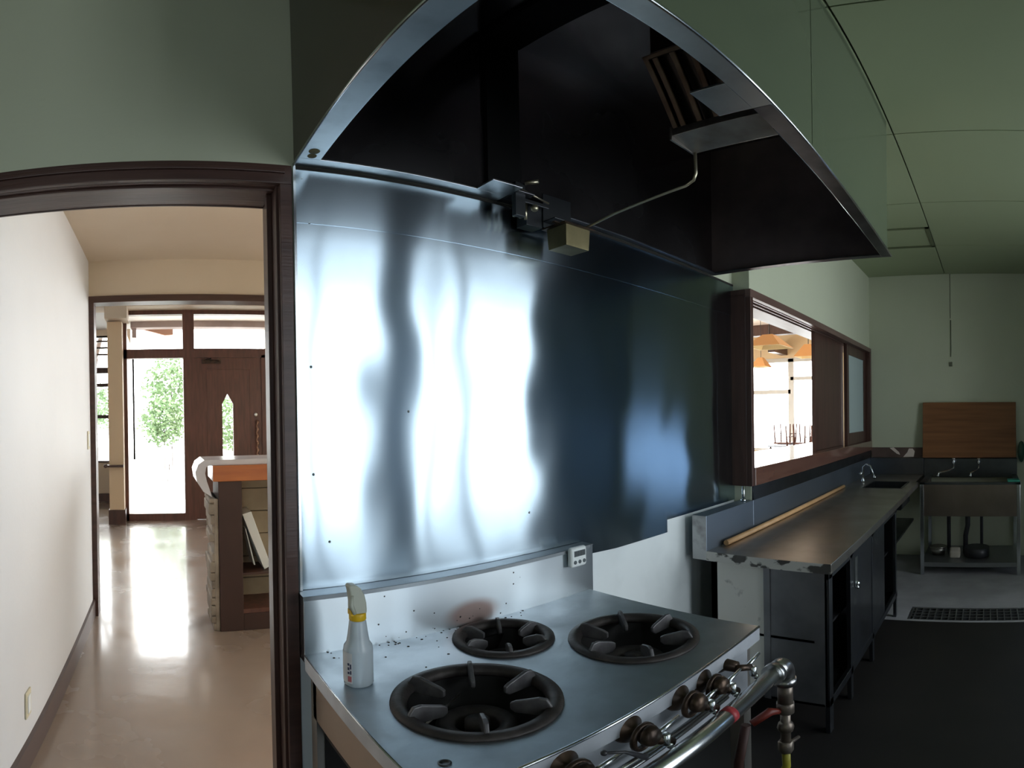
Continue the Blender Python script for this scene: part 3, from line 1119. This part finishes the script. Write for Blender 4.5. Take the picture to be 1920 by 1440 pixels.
obj('corner_sealant', bm, mat('sealant_brown', (.16, .14, .07), .7), r)

# ------------------------------------------------------------------ stove
ZS, YSF, YSB, SXL, SXR = -.575, .576, 1.165, .318, 1.226
r = thing('gas_range', 'stainless three-burner gas range under the hood', 'stove', (.77, .87, FL))
BUR = [(.5435, .808, .150, 'front left'), (.779, 1.0355, .115, 'rear middle'), (1.0047, .808, .150, 'front right')]
# top plate with round holes
bm = BM()


def plate_with_holes(bm, x0, x1, y0, y1, z0, z1, holes):
    """cells around each hole joined into one plate"""
    xs_ = [x0, .774, x1]
    def ringcell(a, b, c_, d_, hx, hy, hr, n=48):
        outer, inner = [], []
        for k in range(n):
            ang = 2 * math.pi * (k + .5) / n - math.pi
            dx, dy = math.cos(ang), math.sin(ang)
            ts = []
            if dx > 1e-9: ts.append((b - hx) / dx)
            if dx < -1e-9: ts.append((a - hx) / dx)
            if dy > 1e-9: ts.append((d_ - hy) / dy)
            if dy < -1e-9: ts.append((c_ - hy) / dy)
            tt = min(ts)
            outer.append((hx + dx * tt, hy + dy * tt))
            inner.append((hx + dx * hr, hy + dy * hr))
        corners = [(a, c_), (b, c_), (b, d_), (a, d_)]
        for z, flip in ((z1, False), (z0, True)):
            O = [bm.verts.new((*p, z)) for p in outer]
            I = [bm.verts.new((*p, z)) for p in inner]
            for k in range(n):
                j = (k + 1) % n
                p, q = outer[k], outer[j]
                cs = [c2 for c2 in corners if abs(p[0] - q[0]) > 1e-7 and abs(p[1] - q[1]) > 1e-7 and
                      ((abs(c2[0] - p[0]) < 1e-6 or abs(c2[1] - p[1]) < 1e-6) and (abs(c2[0] - q[0]) < 1e-6 or abs(c2[1] - q[1]) < 1e-6))]
                loop = [I[k], O[k]] + ([bm.verts.new((*cs[0], z))] if cs else []) + [O[j], I[j]]
                bm.faces.new(loop)
            if not flip:
                top = I
            else:
                for k in range(n):
                    j = (k + 1) % n
                    bm.faces.new((top[k], top[j], I[j], I[k]))
    ya = .9705
    # front row: two cells; rear row: one cell + two plain
    ringcell(x0, .774, y0, ya - .0495, BUR[0][0], BUR[0][1], .150 - .0)
    ringcell(.774, x1, y0, ya - .0495, BUR[2][0], BUR[2][1], .150)
    return


yc = .9705 - .002
# the rear burner overlaps the row line, so cut holes with a boolean instead
bm.free()
bm = BM()
box(bm, SXL, SXR, YSF, YSB, ZS - .004, ZS)
top = obj('stove_top', bm, steel_top, r)
cm = BM()
for (bx_, by_, br_, n_) in BUR:
    lathe(cm, [(br_ - .004, -.05), (br_ - .004, .05)], (bx_, by_, ZS), 'z', 64)
cme = bpy.data.meshes.new('cutter')
cm.to_mesh(cme)
cm.free()
cut = bpy.data.objects.new('cutter', cme)
C.objects.link(cut)
cut.location = (0, 0, 0)
bo = top.modifiers.new('holes', 'BOOLEAN')
bo.object = cut
bo.operation = 'DIFFERENCE'
bo.solver = 'EXACT'
cut.location = -ROOTLOC[r.name]
cut.parent = r
bpy.context.view_layer.update()
dg = bpy.context.evaluated_depsgraph_get()
nm_ = bpy.data.meshes.new_from_object(top.evaluated_get(dg))
top.modifiers.remove(bo)
top.data = nm_
nm_.name = 'stove_top'
bpy.data.objects.remove(cut)

bm = BM()
box(bm, SXL, SXR, YSF - .003, YSF + .006, ZS - .042, ZS - .0005)
box(bm, SXL, SXL + .004, YSF, YSB, ZS - .045, ZS - .0005)
box(bm, SXR - .004, SXR, YSF, YSB, ZS - .045, ZS - .0005)
obj('top_edge', bm, mat('front_panel_steel', (.72, .76, .82), .5, .75, col2=(.55, .58, .63), scale=8), r, .0015)
bm = BM()
tube(bm, [(SXL, YSF - .001, ZS - .002), (SXR, YSF - .001, ZS - .002)], .0035, 8)
tube(bm, [(SXL, YSF, ZS - .001), (SXL, YSB, ZS - .001)], .0022, 6)
obj('rolled_edge', bm, steel_edge, r)
bm = BM()
box(bm, SXL + .02, SXR - .03, YSF + .018, YSF + .03, -.80, ZS - .03)
obj('front_panel', bm, mat('front_panel_steel', (.72, .76, .82), .5, .75, col2=(.55, .58, .63), scale=8), r, .002)
bm = BM()
box(bm, SXL + .012, SXL + .02, YSF + .03, YSB - .02, -.75, ZS - .03)
apr = mat('apron_steel', (.42, .36, .30), .35, .9)
obj('side_apron', bm, apr, r, .002)
bm = BM()
box(bm, SXR - .03, SXR - .022, YSF + .03, YSB - .02, -.80, ZS - .03)
obj('side_apron', bm, mat('apron_steel', (.42, .36, .30), .35, .9), r, .002)
bm = BM()
box(bm, SXL + .03, SXR - .03, YSB - .05, YSB - .04, -1.25, ZS - .03)
box(bm, SXL + .03, SXR - .03, YSF + .04, YSB - .04, -.80, -.79)
obj('burner_tray', bm, mat('tray_black', (.012, .010, .010), .6, .3), r)
for (x, y) in ((SXL + .012, YSF + .02), (SXR - .052, YSF + .02), (SXL + .012, YSB - .045), (SXR - .052, YSB - .045)):
    bm = BM()
    prism(bm, [(x, y), (x + .04, y), (x + .04, y + .006), (x + .006, y + .006), (x + .006, y + .04), (x, y + .04)], 'z', FL, ZS - .04)
    obj('leg', bm, mat('leg_steel', (.40, .38, .35), .4, .9), r)
bm = BM()
box(bm, SXL + .02, SXR - .02, YSF + .04, YSB - .03, FL + .18, FL + .2)
obj('lower_shelf', bm, dark_steel, r)
bm = BM()
box(bm, SXL, SXR + .016, YSB, D - .009, -.60, -.4225)
obj('backguard', bm, steel_guard, r, .001)
bm = BM()
box(bm, SXL - .002, SXR + .016, YSB - .003, D - .008, -.4215, -.4195)
box(bm, SXL - .002, SXR + .0, YSB - .0035, YSB - .0005, -.430, -.4195)
obj('backguard_cap', bm, mat('cap_steel', (.30, .33, .35), .35, 1.), r)
# heat stain on backguard and grime specks
bm = BM()
for k in range(48):
    x = random.uniform(.36, .95)
    y = YSB - random.expovariate(22)
    if y < .70 or any(math.hypot(x - b[0], y - b[1]) < b[2] + .012 for b in BUR):
        continue
    rr = random.uniform(.0012, .0038)
    lathe(bm, [(rr, ZS + .0001), (rr * .7, ZS + .0011)], (x, y, 0), 'z', 7)
for k in range(22):
    x = random.uniform(.50, .95)
    z = ZS + random.expovariate(18)
    rr = random.uniform(.001, .0028)
    if z < -.44:
        lathe(bm, [(rr, -.0002), (rr * .6, -.0010)], (x, YSB, z), 'y', 7)
obj('grime_specks', bm, mat('grime', (.03, .024, .02), .7), r)['kind'] = 'stuff'
for (bx_, by_, br_, pos) in BUR:
    k_ = br_ / .150
    b = thing_b = obj('burner_ring', lathe(BM(), [(br_ + .012, ZS + .0005), (br_ + .011, ZS + .006), (br_ - .002, ZS + .009), (br_ - .014, ZS + .007),
                                                  (br_ - .020, ZS - .008), (br_ - .016, ZS - .014), (br_ - .006, ZS - .010), (br_ + .0, ZS - .0005)],
                                        (bx_, by_, 0), 'z', 64, close=True), iron, r)
    bm = BM()
    lathe(bm, [(br_ - .008, ZS - .008), (br_ - .03, ZS - .085), (br_ * .5, ZS - .12), (.0, ZS - .125)], (bx_, by_, 0), 'z', 48, caps=(False, True))
    obj('burner_bowl', bm, mat('bowl_black', (.006, .005, .005), .7), b)
    bm = BM()
    lathe(bm, [(br_ * .52, ZS - .105), (br_ * .52, ZS - .062), (br_ * .46, ZS - .055), (br_ * .30, ZS - .058), (br_ * .27, ZS - .07), (br_ * .27, ZS - .10)],
          (bx_, by_, 0), 'z', 40, caps=(False, False))
    lathe(bm, [(br_ * .16, ZS - .10), (br_ * .16, ZS - .052), (.0, ZS - .048)], (bx_, by_, 0), 'z', 24)
    obj('burner_head', bm, iron, b)
    for j in range(6):
        a = math.radians(60 * j + (-5 if pos == 'front right' else 2))
        ca, sa = math.cos(a), math.sin(a)
        bm = BM()
        ro, ri = br_ - .010, br_ * .44
        prof = [(ro, -.014), (ro + .006, .010), (ro - .004, .024 * k_ + .002), (ro - .02, .024 * k_ + .003), (ri + .01, .012), (ri, .006), (ri, -.008), (ri + .01, -.016)]
        t_ = .0045
        A = [bm.verts.new((bx_ + q * ca - t_ * sa, by_ + q * sa + t_ * ca, ZS + h)) for q, h in prof]
        B = [bm.verts.new((bx_ + q * ca + t_ * sa, by_ + q * sa - t_ * ca, ZS + h)) for q, h in prof]
        bm.faces.new(A)
        bm.faces.new(B[::-1])
        for i in range(len(prof)):
            i2 = (i + 1) % len(prof)
            bm.faces.new((A[i], B[i], B[i2], A[i2]))
        obj('pot_prong', bm, mat('prong_iron', (.10, .095, .10), .5, .5, col2=(.17, .165, .17), scale=30), b, .0025)
    if br_ > .14 and pos == 'front left':
        bm = BM()
        tube(bm, [(bx_ - br_ + .02, by_ - .01, ZS - .03), (bx_ + .02, by_ + .09, ZS - .035)], .003, 6)
        obj('pilot_tube', bm, galv, b)
bm = BM()
lathe(bm, [(.010, 0), (.0105, .0015), (.007, .002), (.0065, .0005), (.0, .0005)], (.378, .648, ZS), 'z', 20)
obj('top_screw', bm, dark_steel, r)
# valves along the front
for i, (vx, rot) in enumerate(((.54, 0), (.70, 0), (.855, 1), (.945, 1), (1.045, 2))):
    vz = -.612
    bm = BM()
    if rot < 2:
        lathe(bm, [(.0, -.075), (.018, -.074), (.024, -.062), (.020, -.050), (.011, -.045), (.012, -.03), (.030, -.022), (.034, -.012), (.033, 0), (.02, .004)], (vx, YSF + .018, vz), 'y', 24)
        lathe(bm, [(.026, -.055), (.033, -.050), (.033, -.044), (.026, -.040)], (vx, YSF + .018, vz - .008), 'y', 20, close=True)
        tube(bm, [(vx + .01, YSF - .035, vz - .01), (vx + .045, YSF - .06, vz - .035)], [.014, .010], 10)
    else:
        lathe(bm, [(.0, -.05), (.014, -.048), (.016, -.02), (.024, -.01), (.024, 0)], (vx, YSF + .018, vz), 'y', 18)
        tube(bm, [(vx - .01, YSF - .03, vz), (vx + .03, YSF - .05, vz - .01)], .009, 8)
    vo = obj('gas_valve', bm, valve_m, r)
    bm = BM()
    tube(bm, [(vx + .02, YSF - .045, vz - .005), (vx + .085, YSF - .045, vz + .004)], [.0055, .004], 8)
    lathe(bm, [(.006, -.022), (.009, -.02), (.009, .004), (.006, .006)], (vx + .03, YSF - .055, vz - .012), 'z', 12)
    ball(bm, (vx + .034, YSF - .06, vz - .036), .008)
    obj('lever', bm, chrome, vo)
bm = BM()
tube(bm, [(.58, YSF - .05, -.582), (.62, YSF - .055, -.60), (.66, YSF - .065, -.632)], [.003, .003, .007], 8)
ball(bm, (.578, YSF - .05, -.581), .006)
obj('pilot_lever', bm, dark_plast, r)
bm = BM()
tube(bm, [(SXL + .03, YSF - .03, -.672), (1.02, YSF - .03, -.662)], .007, 10)
tube(bm, [(SXL + .03, YSF - .018, -.70), (1.02, YSF - .018, -.69)], .005, 8)
obj('pilot_pipe', bm, chrome, r)
bm = BM()
py, pz = .488, -.655
tube(bm, [(SXL + .05, py, pz), (1.142, py, pz)], .0195, 20)
gp = obj('gas_pipe', bm, chrome, r)
bm = BM()
tube(bm, [(.885, py, pz), (.905, py, pz)], .0199, 20)
obj('red_band', bm, mat('red_band', (.45, .05, .06), .4), gp)
bm = BM()
arc = [(1.125, py, pz), (1.15, py, pz)] + [(1.155 + .032 * math.sin(a), py, pz - .032 + .032 * math.cos(a)) for a in [math.radians(d_) for d_ in range(10, 91, 10)]] + [(1.187, py, pz - .055)]
tube(bm, arc, .0250, 20)
tube(bm, [(1.108, py, pz), (1.130, py, pz)], [.0285, .0285], 20)
tube(bm, [(1.187, py, pz - .045), (1.187, py, pz - .065)], .0285, 20)
obj('pipe_elbow', bm, mat('elbow_galv', (.55, .56, .56), .3, 1., col2=(.40, .40, .40), scale=14), gp)
bm = BM()
tube(bm, [(1.187, py, pz - .06), (1.187, py, pz - .13)], .0195, 16)
lathe(bm, [(.021, -.16), (.024, -.155), (.024, -.128), (.021, -.125)], (1.187, py, pz), 'z', 8)
tube(bm, [(1.187, py, pz - .155), (1.187, py, pz - .26)], [.013, .013], 12)
ball(bm, (1.187, py, pz - .21), .022, (1, 1, 1.1))
lathe(bm, [(.018, -.30), (.02, -.295), (.02, -.262), (.016, -.26)], (1.187, py, pz), 'z', 6)
tube(bm, [(1.187, py, pz - .28), (1.25, py - .01, pz - .285)], [.007, .005], 8)
obj('riser_valve', bm, mat('worn_fitting', (.30, .26, .22), .4, .8, col2=(.14, .11, .09), scale=20), gp)
bm = BM()
tube(bm, [(1.187, py, pz - .155), (1.14, py + .02, pz - .135), (1.10, py + .05, pz - .16)], [.006, .012, .010], 8)
obj('red_lever', bm, red_v, gp)
bm = BM()
tube(bm, [(1.187, py, pz - .30), (1.19, py, pz - .36), (1.16, py + .03, pz - .45), (1.12, py + .10, pz - .62), (1.12, py + .2, FL + .02)], .011, 12)
obj('gas_hose', bm, hose_y, gp)
bm = BM()
tube(bm, [(1.09, py + .06, pz - .16), (1.07, py + .07, pz - .28), (1.09, py + .09, pz - .5), (1.10, py + .16, FL + .015)], .012, 12)
obj('gas_hose', bm, mat('rust_hose', (.04, .012, .008), .6), gp)

# ------------------------------------------------------------------ timer on the backguard
TX, TZ, TY = 1.155, -.442, YSB - .003
r = thing('kitchen_timer', 'small white digital timer stuck to the corner of the backguard', 'timer', (TX, TY, TZ - .03))
bm = BM()
box(bm, TX - .034, TX + .036, TY - .022, TY, TZ - .034, TZ + .032)
obj('timer_case', bm, white_plast, r, .010, 3)
bm = BM()
box(bm, TX - .022, TX + .026, TY - .0232, TY - .020, TZ + .002, TZ + .021)
scn = obj('screen', bm, grey_lcd, r, .0008)
bm = BM()
def seg7(bm, x, z, segs, w_=.006, h_=.011):
    t_ = .0011
    S = {'a': (0, h_, w_, h_ + t_), 'g': (0, h_ / 2, w_, h_ / 2 + t_), 'd': (0, 0, w_, t_), 'f': (0, h_ / 2, t_, h_), 'b': (w_ - t_, h_ / 2, w_, h_),
         'e': (0, 0, t_, h_ / 2), 'c': (w_ - t_, 0, w_, h_ / 2)}
    for q in segs:
        a = S[q]
        box(bm, x + a[0], x + a[2], TY - .0236, TY - .0231, z + a[1], z + a[3])
for k in range(4):
    seg7(bm, TX - .019 + k * .0105 + (.002 if k > 1 else 0), TZ + .006, 'abcdef')
obj('digits', bm, dark_plast, scn)
for k in range(3):
    bm = BM()
    lathe(bm, [(.0062, -.0235), (.0065, -.021)], (TX - .018 + k * .0195, TY, TZ - .016), 'y', 20)
    obj('button', bm, grey_lcd, r)

# ------------------------------------------------------------------ spray bottle
bx_, by_ = .380, .985
r = thing('spray_bottle', 'translucent white spray bottle with a yellow collar on the range', 'bottle', (bx_, by_, ZS + .0005))
bm = BM()
lathe(bm, [(.0, .0), (.027, .0), (.030, .004), (.030, .085), (.029, .095), (.0235, .104), (.021, .120), (.0175, .150), (.0155, .158)], (bx_, by_, ZS + .0005), 'z', 32)
obj('bottle_body', bm, bottle_m, r)
bm = BM()
lathe(bm, [(.0165, .155), (.0175, .157), (.0175, .170), (.0165, .172)], (bx_, by_, ZS + .0005), 'z', 32)
col_ = obj('collar', bm, yellow, r)
bm = BM()
prism(bm, [(bx_ - .0185, .0 + ZS + .17), (bx_ - .0185, ZS + .182), (bx_ - .006, ZS + .172), (bx_ - .006, ZS + .168)], 'y', by_ - .012, by_ + .006)
obj('safety_tab', bm, yellow, r)
bm = BM()
prof = [(.016, .171), (.0165, .18), (.0155, .195), (.012, .212), (.004, .228), (-.006, .236), (-.018, .238), (-.022, .234), (-.019, .222), (-.0165, .20), (-.0165, .171)]
prism(bm, [(bx_ + p[0], ZS + p[1]) for p in prof], 'y', by_ - .012, by_ + .012)
obj('spray_head', bm, trigger_m, r, .004, 3)
bm = BM()
tube(bm, [(bx_ - .016, by_ - .013, ZS + .215), (bx_ - .019, by_ - .016, ZS + .195), (bx_ - .012, by_ - .017, ZS + .175)], [.004, .005, .004], 8)
obj('trigger', bm, trigger_m, r, 0)
bm = BM()
n = 14
for row in range(2):
    pass
A = []
for k in range(n + 1):
    a = math.radians(150 + 75 * k / n)
    for rr in (.0303, .0309):
        for z in (.012, .086):
            A.append(bm.verts.new((bx_ + rr * math.cos(a), by_ + rr * math.sin(a), ZS + z)))
for k in range(n):
    q = A[k * 4:(k + 2) * 4]
    bm.faces.new((q[2], q[3], q[7], q[6]))
    bm.faces.new((q[0], q[1], q[5], q[4]))
lb = obj('paper_label', bm, label_m, r)
bm = BM()
for (a0, a1, z0_, z1_) in ((205, 214, .045, .052), (205, 214, .056, .062), (205, 214, .035, .041), (216, 222, .048, .060), (216, 222, .035, .044)):
    P_ = []
    for a in (a0, a1):
        a = math.radians(a)
        for z in (z0_, z1_):
            P_.append(bm.verts.new((bx_ + .0312 * math.cos(a), by_ + .0312 * math.sin(a), ZS + z)))
    bm.faces.new((P_[0], P_[1], P_[3], P_[2]))
obj('label_print', bm, ink, lb)
bm = BM()
for (a0, a1, z0_, z1_) in ((206, 222, .016, .030),):
    P_ = []
    for a in (a0, a1):
        a = math.radians(a)
        for z in (z0_, z1_):
            P_.append(bm.verts.new((bx_ + .0312 * math.cos(a), by_ + .0312 * math.sin(a), ZS + z)))
    bm.faces.new((P_[0], P_[1], P_[3], P_[2]))
obj('label_stripe', bm, inkred, lb)

# ------------------------------------------------------------------ worktop and cabinet
ZW, WX_0, YWF, YWB = -.575, 1.869, .577, 1.112
bm = BM()
box(bm, WX_0, 3.94, YWF, YWB, ZW - .04, ZW)
box(bm, 4.33, XF - .002, .60, YWB, ZW - .04, ZW)
box(bm, 3.94, 4.33, .95, YWB, ZW - .04, ZW)
box(bm, 3.94, 4.33, YWF, .66, ZW - .04, ZW)
r = thing('worktop', 'long stained stainless worktop with a small sink under the serving hatch', 'worktop', (3.2, .85, ZW - .04))
bm2 = bm
obj('top_sheet', bm2, worktop_steel, r, .002)
bm = BM()
box(bm, WX_0 - .003, WX_0 - .0004, YWF + .001, YWB, ZW - .041, ZW - .0005)
obj('worn_edge', bm, mat('chipped_edge', (.62, .60, .56), .5, col2=(.07, .065, .06), scale=26, stretch=(1, .6, 1), contrast=(.50, .56), detail=6), r)
bm = BM()
box(bm, WX_0, 2.322, YWB, 1.18, ZW - .04, -.4225)
box(bm, 2.322, XF - .002, YWB, 1.122, ZW - .04, -.4225)
obj('splashback', bm, mat('splash_steel', (.26, .31, .38), .42, 1., col2=(.28, .33, .40), scale=3), r, .002)
bm = BM()
box(bm, WX_0 - .002, WX_0 - .0002, YWB + .001, 1.179, ZW - .04, -.424)
obj('splashback_end', bm, splashside, r)
bm = BM()
box(bm, XF - .07, XF - .002, .60, YWB, ZW, -.4225)
obj('end_splashback', bm, cab_steel, r, .002)
bm = BM()
box(bm, 2.33, XF - .002, 1.112, 1.124, -.4225, -.353)
obj('splashback_strip', bm, cab_steel, r)
bm = BM()
V = [(3.94, 4.33, .66, .95)]
box(bm, 3.93, 3.945, .655, .955, ZW - .16, ZW + .002)
box(bm, 4.325, 4.34, .655, .955, ZW - .16, ZW + .002)
box(bm, 3.94, 4.33, .65, .665, ZW - .16, ZW + .002)
box(bm, 3.94, 4.33, .945, .96, ZW - .16, ZW + .002)
box(bm, 3.94, 4.33, .66, .95, ZW - .17, ZW - .16)
obj('basin', bm, dark_steel, r)
bm = BM()
lathe(bm, [(.016, 0), (.016, .02), (.009, .03), (.009, .05)], (4.25, 1.03, ZW), 'z', 14)
tube(bm, [(4.25, 1.03, ZW + .04), (4.25, 1.03, ZW + .13), (4.24, 1.0, ZW + .155), (4.23, .96, ZW + .14), (4.22, .93, ZW + .06)], .007, 10)
ball(bm, (4.22, .925, ZW + .05), .014)
ball(bm, (4.25, 1.05, ZW + .075), .015)
solo('tap', bm, chrome, 'small swan-neck tap at the corner basin of the long worktop', 'tap')
bm = BM()
tube(bm, [(1.99, 1.085, ZW + .013), (3.90, 1.097, ZW + .013)], .0125, 12)
solo('wooden_stick', bm, stick_m, 'long pale wooden stick lying on the worktop against its splashback', 'stick')
bm = BM()
tube(bm, [(2.27, 1.14, -.42), (2.27, 1.14, -.345)], .008, 10)
lathe(bm, [(.014, 0), (.014, .012)], (2.27, 1.14, -.422), 'z', 12)
solo('hook_peg', bm, steel_edge, 'short metal peg on the splashback below the serving hatch frame', 'peg')

CX0, CX1, CYF, CYB = 1.887, 3.37, .592, 1.10
r = thing('base_cabinet', 'steel base cabinet with open bays and a sliding door under the worktop', 'cabinet', (2.6, .85, FL))
CZT, CZB = ZW - .042, -1.235
bm = BM()
box(bm, CX0, CX0 + .006, .86, CYB, CZB, CZT)
obj('worn_end_panel', bm, whitewash, r)
bm = BM()
box(bm, CX0, CX0 + .006, CYF + .01, .86, CZB, CZT)
box(bm, CX0 - .004, CX0, .835, .862, CZB, CZT)
obj('end_panel', bm, mat('end_panel_dark', (.30, .30, .32), .4, .8, col2=(.18, .18, .20), scale=4), r)
bm = BM()
for x in (CX0, 2.20, 2.63, 3.32):
    box(bm, x, x + (.045 if x == CX0 else .035), CYF, CYF + .02, FL, CZT)
box(bm, CX0, CX1, CYF, CYF + .02, CZT - .03, CZT)
box(bm, CX0, CX1, CYF, CYF + .02, CZB, CZB + .04)
box(bm, CX0, CX0 + .03, CYB - .03, CYB, FL, CZT)
box(bm, CX1 - .03, CX1, CYB - .03, CYB, FL, CZT)
obj('frame', bm, cab_steel, r, .002)
bm = BM()
box(bm, CX0, CX1, CYF + .02, CYB, CZB, CZB + .012)
box(bm, CX0, CX1, CYF + .06, CYB, -.93, -.918)
box(bm, CX0, CX1, CYB - .01, CYB, CZB, CZT)
box(bm, CX1 - .006, CX1, CYF + .02, CYB, CZB, CZT)
obj('inner_shelves', bm, mat('cabinet_inside', (.03, .03, .033), .5, .6), r)
bm = BM()
box(bm, 2.24, 2.97, CYF + .004, CYF + .016, CZB + .03, CZT - .02)
dr = obj('sliding_door', bm, cab_steel, r, .002)
bm = BM()
box(bm, 2.275, 2.315, CYF - .002, CYF + .004, -.80, -.66)
ball(bm, (2.295, CYF - .006, -.79), .012)
ball(bm, (2.295, CYF - .006, -.81), .009)
obj('door_handle', bm, chrome, dr)
bm = BM()
box(bm, 3.42, 4.9, 1.05, 1.10, -1.24, -1.20)
box(bm, 3.42, 4.9, .70, 1.10, -1.02, -1.0)
box(bm, 3.42, 3.45, 1.05, 1.09, FL, -.80)
solo('low_rack', bm, cab_steel, 'low steel rack under the far end of the worktop', 'rack')

# ------------------------------------------------------------------ sink unit on the end wall
SX, SY0, SY1 = 4.30, -.27, .565
r = thing('sink_unit', 'free-standing stainless sink on legs against the end wall', 'sink', (4.6, .15, FL))
bm = BM()
box(bm, SX, SX + .05, SY0, SY1, -.592, -.572)
box(bm, SX, XF - .002, SY1 - .05, SY1, -.592, -.572)
box(bm, SX, XF - .002, SY0, SY0 + .05, -.592, -.572)
obj('rim', bm, steel_edge if False else cab_steel, r, .004)
bm = BM()
box(bm, SX + .008, SX + .014, SY0 + .01, SY1 - .01, -.86, -.59)
box(bm, SX + .014, XF - .03, SY0 + .02, SY0 + .026, -.86, -.59)
box(bm, SX + .014, XF - .03, SY1 - .026, SY1 - .02, -.86, -.59)
box(bm, SX + .014, XF - .03, SY0 + .02, SY1 - .02, -.86, -.85)
obj('bowl', bm, mat('bowl_steel', (.40, .33, .29), .33, 1., col2=(.30, .25, .22), scale=3), r, .003)
bm = BM()
box(bm, XF - .06, XF - .045, SY0, SY1 + .03, -.60, -.42)
box(bm, XF - .06, XF - .002, SY0, SY1 + .03, -.428, -.42)
obj('splashback', bm, cab_steel, r, .002)
for (x, y) in ((SX + .004, SY0 + .005), (SX + .004, SY1 - .035), (XF - .05, SY0 + .005), (XF - .05, SY1 - .035)):
    bm = BM()
    prism(bm, [(x, y), (x + .03, y), (x + .03, y + .03), (x, y + .03)], 'z', FL, -.592)
    obj('leg', bm, steel_edge, r, .002)
bm = BM()
box(bm, SX + .01, XF - .03, SY0 + .01, SY1 - .01, -1.275, -1.265)
box(bm, SX + .006, SX + .012, SY0 + .03, SY1 - .03, -1.30, -1.262)
obj('lower_shelf', bm, mat('shelf_steel', (.30, .31, .32), .4, .9), r)
bm = BM()
tube(bm, [(4.62, .18, -.86), (4.62, .18, -1.0), (4.64, .20, -1.1), (4.64, .20, FL)], .022, 12)
tube(bm, [(4.80, .36, -.86), (4.80, .36, FL)], .018, 10)
tube(bm, [(4.80, .06, -.86), (4.80, .06, FL)], .014, 10)
obj('waste_pipe', bm, dark_plast, r)
for k, (y, lab) in enumerate(((.315, 'left wall tap over the free-standing sink'), (.085, 'right wall tap over the free-standing sink'))):
    bm = BM()
    lathe(bm, [(.022, 0), (.022, -.006), (.012, -.012), (.012, -.05)], (XF - .06, y, -.455), 'x', 14)
    lathe(bm, [(.012, 0), (.016, .006), (.010, .02), (.006, .03), (.018, .034), (.018, .042), (.0, .044)], (XF - .105, y, -.46), 'z', 12)
    sgn = 1 if k == 0 else .55
    tube(bm, [(XF - .10, y, -.46), (XF - .12, y, -.51), (XF - .18, y + .03 * sgn, -.52), (XF - .32, y + .12 * sgn, -.53), (XF - .34, y + .125 * sgn, -.55)], .008, 10)
    ball(bm, (XF - .34, y + .125 * sgn, -.552), .012)
    solo('wall_tap', bm, chrome, lab, 'tap')
bm = BM()
box(bm, 4.31, 4.42, -.262, -.16, -.571, -.556)
solo('sponge', bm, green_p, 'teal green sponge on the right corner of the free-standing sink', 'sponge', bevel=.004)
bm = BM()
tube(bm, [(4.60, .44, -1.262), (4.60, .44, -1.20)], [.06, .07], 14)
tube(bm, [(4.60, .44, -1.20), (4.60, .44, -1.19)], [.075, .075], 14)
solo('small_pot', bm, galv, 'small round pot at the left on the shelf under the sink', 'pot')
bm = BM()
prism(bm, [(4.45, -1.264), (4.60, -1.264), (4.57, -1.20), (4.50, -1.17), (4.46, -1.2)], 'y', .24, .33)
solo('crumpled_cloth', bm, mat('rag', (.42, .38, .32), .8), 'crumpled pale rag beside the pot under the sink', 'cloth', bevel=.015)
bm = BM()
tube(bm, [(4.55, .10, -1.262), (4.55, .10, -1.18)], .11, 16)
solo('dark_bucket', bm, dark_plast, 'low dark tub on the shelf under the sink', 'tub')
# board leaning over the splashback
bm = BM()
Vb = []
for (z, xo) in ((-.416, -.055), (.099, -.012)):
    for (dx) in (0, -.024):
        for y in (-.262, .607):
            Vb.append(bm.verts.new((XF + xo + dx, y, z)))
for f in ((0, 1, 3, 2), (4, 5, 7, 6), (0, 1, 5, 4), (2, 3, 7, 6), (0, 2, 6, 4), (1, 3, 7, 5)):
    bm.faces.new([Vb[i] for i in f])
solo('cutting_board', bm, board_m, 'large orange-brown wooden board propped on the sink splashback', 'board', bevel=.003)
bm = BM()
ball(bm, (4.86, -.31, -.36), .06, (.7, .6, 1.7))
solo('green_bottle', bm, mat('dark_green_plastic', (.02, .08, .05), .3), 'dark green bottle cut by the right edge beside the board', 'bottle')

# ------------------------------------------------------------------ floor drain grate
bm = BM()
gx0, gx1, gy1, gy0 = 3.305, 3.535, .515, -1.5
for x in (gx0, gx0 + .055, gx0 + .11, gx0 + .165, gx1 - .012):
    box(bm, x, x + .010, gy0, gy1, FL - .022, FL - .002)
y = gy0
while y < gy1:
    box(bm, gx0, gx1, y, y + .007, FL - .020, FL - .003)
    y += .045
box(bm, gx0, gx1, gy1 - .012, gy1, FL - .022, FL - .002)
solo('drain_grate', bm, grate_m, 'long metal drain grate set in the kitchen floor before the sink', 'grate')

# ------------------------------------------------------------------ raise everything from eye-relative to floor-relative heights
for o in list(SC.objects):
    if o.parent is None and o.type in ('MESH', 'EMPTY'):
        o.location.z += EYE
# origins of one-mesh things go to their base
for o in list(SC.objects):
    if o.type == 'MESH' and o.parent is None:
        vs = [v.co for v in o.data.vertices]
        bx = (min(v.x for v in vs) + max(v.x for v in vs)) / 2
        by = (min(v.y for v in vs) + max(v.y for v in vs)) / 2
        bz = min(v.z for v in vs)
        off = Vector((bx, by, bz))
        if o.get('kind') != 'structure':
            o.data.transform(Matrix.Translation(-off))
            o.location += off
